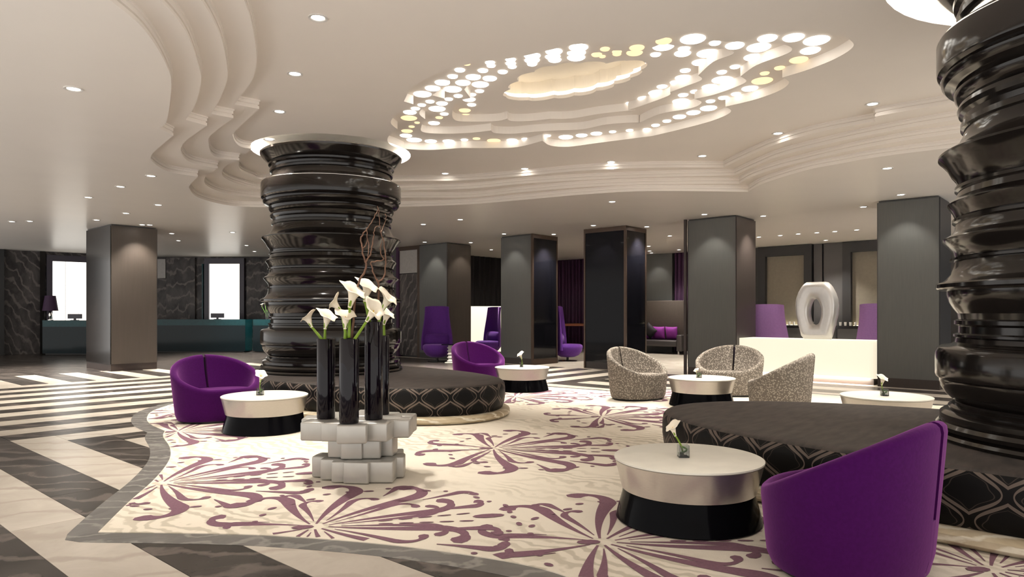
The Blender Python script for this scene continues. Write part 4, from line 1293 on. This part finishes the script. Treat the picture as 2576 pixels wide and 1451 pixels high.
for nm, pr in (('base_moulding', base_prof), ('lower_shaft', low_prof), ('upper_shaft', mid_prof), ('collar_band', band_prof), ('flared_capital', cap_prof)):
    v, f = lathe_vf(pr, 96)
    col_me.append((nm, mesh_data(nm, v, f, 'black_gloss', smooth=True, sharp=28)))
for (x, y), lab in zip(COLUMNS, ('massive black lacquered ribbed column behind the tall vases', 'massive black lacquered ribbed column cut off by the right edge')):
    t = thing('ribbed_column', lab, 'column', (x, y, 0), 0, 'ribbed columns')
    for nm, me in col_me:
        link(nm, me, t)


def island(c, toward, label):
    t = thing('round_banquette', label, 'banquette', (c[0], c[1], CZ), 0, 'upholstered islands around the columns')
    pts = []
    for side, ln in ((1, 3.17), (-1, 1.45)):
        half = []
        for k in range(37):
            a = -pi / 2 + pi * k / 36
            d = ln * abs(cos(a)) ** (2 / 2.6)
            w = 1.40 * sin(a)
            half.append((w, toward * side * d))
        pts += half if side == 1 else half[::-1][1:-1]
    # resample evenly
    cum = [0]
    for i in range(len(pts)):
        a, b = pts[i], pts[(i + 1) % len(pts)]
        cum.append(cum[-1] + hypot(b[0] - a[0], b[1] - a[1]))
    N_ = 160
    loop = []
    for k in range(N_):
        s = cum[-1] * k / N_
        i = max(j for j in range(len(pts)) if cum[j] <= s)
        a, b = pts[i], pts[(i + 1) % len(pts)]
        q = (s - cum[i]) / (cum[i + 1] - cum[i])
        loop.append((a[0] + (b[0] - a[0]) * q, a[1] + (b[1] - a[1]) * q))
    per = cum[-1]

    def skirt(name, prof, mat, fill=False, uv=False):
        v, f, uvs = [], [], []
        for off, z in prof:
            lp = offset_loop(loop, off)
            for k, (x, y) in enumerate(lp + [lp[0]]):
                v.append((x, y, z))
                uvs.append((round(per / 0.36) * 0.36 * k / N_, z))
        M_ = N_ + 1
        for j in range(len(prof) - 1):
            for k in range(N_):
                a = j * M_ + k
                f.append((a, a + 1, a + 1 + M_, a + M_))
        if fill:
            q = (len(prof) - 1) * M_
            f.append(tuple(range(q, q + N_)))
        return obj(name, v, f, mat, t, smooth=True, sharp=50, uvs=uvs if uv else None)
    skirt('plinth', [(0.0, 0.0), (0.05, 0.005), (0.075, 0.03), (0.07, 0.065), (0.03, 0.085), (-0.05, 0.09)], 'plinth_stone')
    skirt('side_upholstery', [(-0.05, 0.08), (-0.02, 0.10), (0.0, 0.16), (0.012, 0.24), (0.012, 0.34), (0.004, 0.39), (-0.012, 0.414)], 'ogee_damask', uv=True)
    skirt('top_upholstery', [(-0.012, 0.412), (-0.03, 0.424), (-0.07, 0.431), (-0.14, 0.435)], 'pouf_velvet', fill=True)
    return t


island(COLUMNS[0], -1, 'oval banquette with dark damask sides around the column behind the vases')
island(COLUMNS[1], 1, 'oval banquette with dark damask sides behind the nearest purple chair')


# ------------------------------------------------------------------ barrel chairs
def barrel_meshes(mat):
    A, B = 0.43, 0.55           # half depth (local x), half width (local y)
    n = 84
    dl = radians(2.3)

    def rim(th):
        x = cos(th)
        k = max(0.0, (0.86 - x) / 1.86)
        return 0.395 + 0.375 * (k ** 1.1)

    def flare(z):
        return 0.855 + 0.145 * min(1.0, z / 0.72) ** 0.9
    rows = []
    v, f = [], []
    R_ = None
    for i in range(n + 1):
        th = -pi + dl + (2 * pi - 2 * dl) * i / n
        h = rim(th)
        ring = []
        for k in range(9):
            z = 0.022 + (h - 0.05 - 0.022) * k / 8
            s = flare(z) - (0.03 if k == 0 else 0)
            ring.append((s, z, 0.0))
        s_top = flare(h)
        for k in range(1, 7):
            a = pi * k / 6
            ring.append((s_top, h - 0.042 + 0.042 * sin(a), -0.042 + 0.042 * cos(a)))
        zb = 0.32
        for k in range(1, 7):
            q = k / 6
            z = (h - 0.042) * (1 - q) + zb * q
            ring.append((s_top, z, -0.084 - 0.10 * q ** 1.3 * (0.4 + 0.6 * (h - 0.4) / 0.37)))
        R_ = len(ring)
        for s, z, off in ring:
            rr = hypot(A * cos(th), B * sin(th))
            sc = s + off / rr
            v.append((A * cos(th) * sc, B * sin(th) * sc, z))
    for i in range(n):
        for k in range(R_ - 1):
            a = i * R_ + k
            f.append((a, a + R_, a + R_ + 1, a + 1))
    f.append(tuple(range(R_)))
    q = n * R_
    f.append(tuple(range(q, q + R_))[::-1])
    shell = mesh_data('shell', v, f, mat, smooth=True, sharp=60)
    # lower filler below the open slit and the dark lining inside it
    v, f = [], []
    for z in (0.022, 0.10, 0.2, 0.30):
        for th in (pi - dl, pi + dl):
            s = flare(z) * 0.999 - (0.028 if z < 0.03 else 0)
            v.append((A * cos(th) * s, B * sin(th) * s, z))
            v.append((A * cos(th) * (s - 0.1), B * sin(th) * (s - 0.1), z))
    for k in range(3):
        a = k * 4
        f += [(a, a + 4, a + 6, a + 2), (a + 1, a + 3, a + 7, a + 5)]
    f.append((12, 13, 15, 14))
    filler = mesh_data('back_seam', v, f, mat)
    v, f = box_vf(-0.405, -0.385, -0.03, 0.03, 0.28, 0.735)
    v = [(x + (0.0 if z > 0.5 else 0.035), y, z) for x, y, z in v]
    lining = mesh_data('slit_lining', v, f, 'slit_dark')
    # seat cushion
    prof = [(0.02, 0.26), (0.74, 0.26), (0.80, 0.29), (0.81, 0.325), (0.79, 0.35), (0.70, 0.36), (0.02, 0.368)]
    v, f = lathe_vf(prof, 48, sx=A, sy=B)
    seat = mesh_data('seat', v, f, mat, smooth=True)
    v, f = lathe_vf([(0.78, 0.0), (0.80, 0.026)], 48, sx=A, sy=B)
    ring = mesh_data('base_ring', v, f, 'black_matt', smooth=True, sharp=40)
    return [('shell', shell), ('back_seam', filler), ('slit_lining', lining), ('seat', seat), ('base_ring', ring)]


chair_sets = {'purple_velvet': barrel_meshes('purple_velvet'), 'speckled_weave': barrel_meshes('speckled_weave')}


def barrel_chair(right, fwd, face_to, mat, label, scale=1.0):
    p, q = plan(right, fwd), plan(*face_to)
    t = thing('barrel_chair', label, 'chair', (p[0], p[1], CZ), yaw_to(p, q), 'purple barrel chairs' if mat == 'purple_velvet' else 'speckled grey barrel chairs')
    t.scale = (scale, scale, scale)
    for nm, me in chair_sets[mat]:
        link(nm, me, t)
    return t


T1, T2, T3, T4, T5 = (1.11, 4.39), (-2.74, 7.72), (0.17, 11.75), (2.67, 9.80), (4.11, 7.65)
barrel_chair(1.74, 3.60, (1.08, 4.30), 'purple_velvet', 'deep purple barrel chair seen from behind in the right foreground')
barrel_chair(-3.60, 8.50, T2, 'purple_velvet', 'purple barrel chair beside the low drum table at left')
barrel_chair(-0.60, 12.6, T3, 'purple_velvet', 'purple barrel chair in front of the luminous screen, behind the banquette')
barrel_chair(1.92, 10.6, T4, 'speckled_weave', 'speckled grey barrel chair standing alone left of the grey drum table')
barrel_chair(3.46, 11.1, T4, 'speckled_weave', 'speckled grey barrel chair facing forward behind the grey drum table')
barrel_chair(3.56, 9.25, T4, 'speckled_weave', 'speckled grey barrel chair seen from behind, right of the grey drum table')

# ------------------------------------------------------------------ drum tables
v, f = lathe_vf([(0.02, 0.366), (0.452, 0.366), (0.46, 0.372), (0.46, 0.382), (0.452, 0.386), (0.02, 0.386)], 72)
top_me = mesh_data('table_top', v, f, 'silver_top', smooth=True, sharp=40)
v, f = lathe_vf([(0.408, 0.190), (0.412, 0.190), (0.455, 0.366)], 72)
band_me = mesh_data('silver_band', v, f, 'silver_leaf', smooth=True, sharp=40)
v, f = lathe_vf([(0.445, 0.0), (0.45, 0.006), (0.43, 0.08), (0.41, 0.15), (0.404, 0.191)], 72)
base_me = mesh_data('drum_base', v, f, 'table_black', smooth=True, sharp=40)


def drum_table(pos, label):
    p = plan(*pos)
    t = thing('drum_table', label, 'table', (p[0], p[1], CZ), 0, 'silver and black drum tables')
    link('table_top', top_me, t)
    link('silver_band', band_me, t)
    link('drum_base', base_me, t)
    return t


drum_table(T1, 'large silver-topped drum table with black base in the foreground')
drum_table(T2, 'silver-topped drum table beside the left purple chair')
drum_table(T3, 'silver drum table beyond the banquette, near the far purple chair')
drum_table(T4, 'silver drum table among the three speckled grey chairs')
drum_table(T5, 'silver drum table half hidden behind the banquette at right')


# ------------------------------------------------------------------ calla lilies
def bloom_mesh(seed):
    rnd = random.Random(seed)
    n, m = 22, 10
    v, f = [], []
    ph1, ph2 = rnd.random() * 6, rnd.random() * 6
    for lay in (0, 1):
        for j in range(m + 1):
            t = j / m
            for i in range(n):
                a = 2 * pi * i / n
                r = 0.011 + 0.034 * t ** 1.5 + 0.042 * max(0, t - 0.66) / 0.34 * (0.75 + 0.25 * cos(a)) + 0.004 * t * sin(3 * a + ph1) + 0.007 * t ** 3 * sin(5 * a + ph2)
                z = 0.125 * t + 0.022 * t ** 3 * cos(a) - 0.022 * max(0, t - 0.8) / 0.2 * (0.8 - 0.2 * cos(a)) + 0.006 * t ** 4 * sin(4 * a + ph2)
                if lay:
                    r -= 0.0018
                    z += 0.0015
                v.append((r * cos(a), r * sin(a), z))
    for lay in (0, 1):
        o = lay * (m + 1) * n
        for j in range(m):
            for i in range(n):
                a, b = o + j * n + i, o + j * n + (i + 1) % n
                f.append((a, b, b + n, a + n) if lay == 0 else (a, a + n, b + n, b))
    o1, o2 = m * n, (m + 1) * n + m * n
    for i in range(n):
        f.append((o1 + i, o1 + (i + 1) % n, o2 + (i + 1) % n, o2 + i))
    return mesh_data('bloom', v, f, 'lily_white', smooth=True)


blooms = [bloom_mesh(s) for s in range(4)]
plain('spadix_yellow', srgb(232, 190, 60), 0.6)
v, f = tube_vf([(0, 0, 0.01), (0, 0, 0.05), (0.003, 0, 0.09)], [0.006, 0.006, 0.003], 8)
spadix_me = mesh_data('spadix', v, f, 'spadix_yellow', smooth=True)
v, f = lathe_vf([(0.006, -0.012), (0.0105, 0.0), (0.0135, 0.02), (0.0175, 0.045)], 14, cap_hi=False)
calyx_me = mesh_data('calyx', v, f, 'stem_green', smooth=True)


def lily(foot, tip, lean, size, label, group, k=0, bend=0.0, thick=0.0085):
    """stem from foot to tip (world), bloom opening along lean"""
    t = thing('calla_lily', label, 'flower', foot, 0, group)
    F_, T_ = Vector(foot), Vector(tip)
    d = T_ - F_
    side = Vector((lean[0], lean[1], 0))
    path = []
    for i in range(9):
        s = i / 8
        path.append(tuple(d * s - side * bend * sin(pi * s)))
    tube('stem', path, [thick * (1.15 - 0.35 * i / 8) for i in range(9)], 'stem_green', t)
    ax = Vector(lean).normalized()
    q = ax.to_track_quat('Z', 'X')
    b = link('bloom', blooms[k % 4], t, tuple(d - ax * 0.004))
    b.rotation_mode = 'QUATERNION'
    b.rotation_quaternion = q
    b.scale = (size,) * 3
    for nm, me in (('spadix', spadix_me), ('calyx', calyx_me)):
        o = link(nm, me, b)
    return t


def cube_vase(pos, z, label, flower_label, tip_d, lean, size, k):
    p = plan(*pos)
    t = thing('cube_vase', label, 'vase', (p[0], p[1], z), CAM_YAW, 'small glass vases on the drum tables')
    h = 0.032
    for (x0, x1, y0, y1) in ((-h, h, -h, -h + 0.005), (-h, h, h - 0.005, h), (-h, -h + 0.005, -h + 0.005, h - 0.005), (h - 0.005, h, -h + 0.005, h - 0.005)):
        box('glass_wall', x0, x1, y0, y1, 0.0, 0.075, 'clear_glass', t)
    box('glass_floor', -h + 0.005, h - 0.005, -h + 0.005, h - 0.005, 0.0, 0.008, 'clear_glass', t)
    pth = [(0.022 * cos(a * 0.8), 0.022 * sin(a * 0.8), 0.012 + 0.006 * a) for a in range(9)]
    tube('coiled_leaf', pth, 0.006, 'leaf_green', t)
    dx, dy = plan(tip_d[0], tip_d[1])
    lx, ly = plan(lean[0], lean[1])
    lily((p[0], p[1], z + 0.012), (p[0] + dx, p[1] + dy, z + tip_d[2]), (lx, ly, lean[2]), size, flower_label, 'lilies in the small glass vases', k, 0.03, 0.006)


TZ = CZ + 0.387
cube_vase((1.075, 4.37), TZ, 'small glass cube vase on the foreground drum table', 'white calla lily on the foreground drum table', (-0.05, 0.0, 0.135), (-0.35, -0.1, 1), 0.66, 0)
cube_vase((-2.78, 7.68), TZ, 'small glass cube vase on the drum table by the left purple chair', 'white calla lily on the drum table by the left purple chair', (0.0, 0.0, 0.15), (0.25, -0.3, 1), 0.85, 1)
cube_vase((0.16, 11.7), TZ, 'small glass cube vase on the drum table beyond the banquette', 'white calla lily on the drum table beyond the banquette', (0.0, 0.0, 0.14), (-0.3, -0.2, 1), 0.85, 2)
cube_vase((2.62, 9.75), TZ, 'small glass cube vase on the drum table among the grey chairs', 'pale calla lily on the drum table among the grey chairs', (-0.03, 0.0, 0.06), (-0.3, -0.2, 1), 0.5, 3)
cube_vase((4.08, 7.62), TZ, 'small glass cube vase on the half hidden drum table', 'pale calla lily on the half hidden drum table at right', (-0.03, 0.0, 0.12), (0.1, -0.2, 1), 0.8, 0)

# ------------------------------------------------------------------ silver block table with tall vases
p0 = plan(-1.20, 5.5)
dt = thing('block_table', 'tiered table of clustered silver blocks carrying the tall vases', 'table', (p0[0], p0[1], CZ))
tiers = [
    (0.0, 0.165, [(-1.48, 5.54, .17), (-1.40, 5.45, .16), (-1.29, 5.38, .18), (-1.17, 5.35, .20), (-1.01, 5.39, .22), (-.93, 5.52, .16), (-1.2, 5.55, .30), (-1.4, 5.68, .20), (-1.0, 5.68, .22), (-1.2, 5.76, .24)]),
    (0.165, 0.325, [(-1.35, 5.47, .15), (-1.23, 5.42, .17), (-1.10, 5.44, .16), (-1.0, 5.53, .15), (-1.2, 5.58, .25), (-1.33, 5.63, .16), (-1.05, 5.66, .17)]),
    (0.325, 0.468, [(-1.50, 5.33, .18), (-1.35, 5.30, .17), (-1.19, 5.23, .22), (-1.02, 5.31, .20), (-.88, 5.46, .18), (-1.55, 5.52, .20), (-1.36, 5.50, .22), (-1.15, 5.46, .24), (-.98, 5.52, .22), (-.88, 5.66, .18),
                   (-1.45, 5.70, .22), (-1.24, 5.70, .22), (-1.05, 5.72, .22), (-1.2, 5.85, .20)])]
for z0, z1, lst in tiers:
    for i, (r_, f_, sz) in enumerate(lst):
        x, y = plan(r_, f_)
        dz = 0.004 * ((i * 7) % 5) / 5
        o = box('block', x - p0[0] - sz / 2, x - p0[0] + sz / 2, y - p0[1] - sz / 2, y - p0[1] + sz / 2, z0, z1 - dz, 'silver_block', dt, 0.014, 3)
        o.rotation_euler = (0, 0, CAM_YAW + radians((i * 23) % 17 - 8))
VZ = CZ + 0.469
vases = [((-1.455, 5.440), 0.070, 0.62, 'slim black gloss cylinder vase, leftmost on the silver block table'),
         ((-1.223, 5.220), 0.073, 0.63, 'slim black gloss cylinder vase nearest on the silver block table'),
         ((-1.074, 5.400), 0.070, 0.755, 'tallest black gloss cylinder vase on the silver block table'),
         ((-1.054, 5.660), 0.055, 0.64, 'thin black gloss vase half hidden behind the tallest one')]
for pos, r_, h_, lab in vases:
    x, y = plan(*pos)
    t = thing('cylinder_vase', lab, 'vase', (x, y, VZ), 0, 'black vases on the block table')
    lathe('vase_body', [(r_ * 0.96, 0.0), (r_, 0.008), (r_, h_ - 0.006), (r_ - 0.004, h_), (r_ - 0.009, h_ - 0.006), (r_ - 0.009, h_ - 0.12)], 'vase_black', t, n=36, cap_hi=True)

LG = 'lilies in the tall black vases'
for foot, tip, lean, sz, lab, k in [
    ((3.094, 4.713, 1.089), (3.025, 4.760, 1.195), (-0.4, -0.05, 1), 0.92, 'calla lily leaning out furthest left from the left vase', 0),
    ((3.104, 4.701, 1.089), (3.095, 4.682, 1.182), (0.25, -0.12, 1), 1.08, 'calla lily standing low at the right of the left vase', 1),
    ((3.079, 4.397, 1.091), (3.068, 4.380, 1.187), (0.08, -0.1, 1), 1.05, 'calla lily standing upright in the nearest vase', 2),
    ((3.105, 4.413, 1.114), (3.095, 4.470, 1.315), (-0.7, -0.1, 0.8), 0.92, 'calla lily tilting left above the nearest vase', 3),
    ((3.099, 4.375, 1.115), (3.127, 4.404, 1.348), (0.3, -0.12, 1), 1.35, 'large calla lily above the nearest vase', 0),
    ((3.325, 4.422, 1.232), (3.300, 4.450, 1.396), (0.25, -0.12, 1), 1.25, 'highest calla lily beside the twisted branches', 1),
    ((3.111, 4.331, 1.098), (3.115, 4.176, 1.245), (0.6, -0.3, 0.75), 1.15, 'calla lily bending right across the tallest vase', 2),
    ((3.370, 4.371, 1.216), (3.390, 4.348, 1.322), (0.5, -0.1, 1), 1.18, 'calla lily leaning right above the tallest vase', 3),
    ((3.536, 4.514, 1.113), (3.524, 4.498, 1.213), (0.3, -0.1, 1), 0.98, 'calla lily in the thin vase behind the tallest one', 0)]:
    lx, ly = plan(lean[0], lean[1])
    lily(foot, tip, (lx, ly, lean[2]), sz, lab, LG, k, 0.0, 0.011)


def branch(label, chains):
    foot = chains[0][0][0]
    t = thing('willow_branch', label, 'branch', foot, 0, 'twisted branches in the vases')
    for i, (pts, r0, r1) in enumerate(chains):
        P = spline([tuple(Vector(p) - Vector(foot)) for p in pts], 4)
        n = len(P)
        rnd = random.Random(i)
        P = [tuple(Vector(q) + Vector((rnd.uniform(-1, 1), rnd.uniform(-1, 1), rnd.uniform(-1, 1))) * 0.004) for q in P]
        tube('twig' if i else 'stem', P, [0.75 * (r0 + (r1 - r0) * j / (n - 1)) for j in range(n)], 'branch_brown', t, 7)
    return t


branch('left twisted brown branch rising above the lilies', [
    ([(3.161, 4.426, 1.112), (3.189, 4.424, 1.385), (3.219, 4.421, 1.532), (3.257, 4.392, 1.630), (3.261, 4.388, 1.697)], 0.012, 0.010),
    ([(3.261, 4.388, 1.697), (3.249, 4.416, 1.790), (3.255, 4.440, 1.878), (3.265, 4.428, 1.909), (3.270, 4.394, 1.943), (3.290, 4.371, 1.983), (3.331, 4.355, 2.062), (3.347, 4.336, 2.112)], 0.009, 0.004),
    ([(3.249, 4.416, 1.790), (3.253, 4.367, 1.836), (3.251, 4.354, 1.902), (3.245, 4.361, 1.948)], 0.006, 0.004),
    ([(3.261, 4.388, 1.697), (3.255, 4.319, 1.748), (3.265, 4.308, 1.824), (3.271, 4.301, 1.900), (3.285, 4.300, 1.952), (3.308, 4.290, 1.966)], 0.008, 0.004),
    ([(3.259, 4.360, 1.736), (3.308, 4.410, 1.818), (3.312, 4.436, 1.882)], 0.005, 0.003)])
branch('right twisted brown branch rising from the tallest vase', [
    ([(3.366, 4.375, 1.170), (3.397, 4.401, 1.387), (3.395, 4.403, 1.528), (3.384, 4.415, 1.568)], 0.012, 0.010),
    ([(3.384, 4.415, 1.568), (3.355, 4.432, 1.652), (3.349, 4.439, 1.699), (3.368, 4.403, 1.707), (3.399, 4.368, 1.713), (3.413, 4.352, 1.729)], 0.008, 0.005),
    ([(3.395, 4.403, 1.543), (3.436, 4.386, 1.591), (3.444, 4.377, 1.670), (3.442, 4.379, 1.763), (3.430, 4.378, 1.856), (3.407, 4.389, 1.933), (3.395, 4.388, 2.010), (3.391, 4.393, 2.103), (3.384, 4.400, 2.141)], 0.009, 0.003),
    ([(3.417, 4.362, 1.724), (3.380, 4.359, 1.789), (3.386, 4.352, 1.845), (3.390, 4.348, 1.882)], 0.006, 0.003),
    ([(3.407, 4.389, 1.933), (3.449, 4.402, 2.001), (3.459, 4.391, 2.064), (3.453, 4.398, 2.086)], 0.005, 0.003)])

# vase of white flowers on the reception desk
x, y = plan(-8.25, 23.45)
t = thing('flower_vase', 'glass vase of white flowers on the reception desk beside the column', 'vase', (x, y, 1.101))
lathe('vase_body', [(0.05, 0.0), (0.07, 0.1), (0.05, 0.2), (0.06, 0.26), (0.055, 0.26), (0.045, 0.2)], 'clear_glass', t, n=20)
for k, (dx, dz) in enumerate(((-0.18, 0.42), (0.0, 0.38), (0.12, 0.5), (-0.08, 0.5))):
    ex, ey = plan(dx, 0)
    tube('stem', [(0, 0, 0.02), (ex * 0.4, ey * 0.4, 0.22), (ex, ey, dz)], 0.008, 'leaf_green', t)
    o = link('bloom', blooms[k], t, (ex, ey, dz))
    o.scale = (0.9,) * 3

# ------------------------------------------------------------------ wall-washing lamps beside the square pillars, several added where no fitting is seen
for (x, y, tx, ty, tz, w, lab) in [
    (13.12, 2.86, 13.6, 2.9, 1.6, 30, 'added small round downlight close to the grey pillar at right'),
    (13.10, 6.40, 13.58, 6.45, 1.6, 30, 'added small round downlight close to the grey pillar left of the counter'),
    (13.08, 9.10, 13.55, 9.1, 1.7, 30, 'added small round downlight close to the black glass pillar'),
    (12.98, 11.75, 13.4, 11.75, 1.6, 24, 'small round downlight close to the pillar right of the luminous screen'),
    (12.98, 14.75, 13.42, 14.8, 1.6, 30, 'added small round downlight close to the taupe pillar by the glass partition'),
    (6.35, 16.55, 6.35, 17.0, 1.6, 16, 'small round downlight close to the pillar standing on the striped marble'),
    (13.95, 13.9, 13.95, 14.3, 1.6, 30, 'small round downlight in the gap right of the taupe pillar'),
    (WB - 0.6, 11.8, WB - 0.12, 11.8, 1.6, 24, 'small round downlight above the bench with purple cushions')]:
    t = thing('downlight', lab, 'downlight', (x, y, CEIL))
    link('trim_ring', trim_me, t)
    link('lens', lens_me, t)
    spot_lamp('wall_washer', (0, 0, -0.03), w, 75, 0.6, aim=(tx - x, ty - y, tz - CEIL), parent=t, radius=0.03)
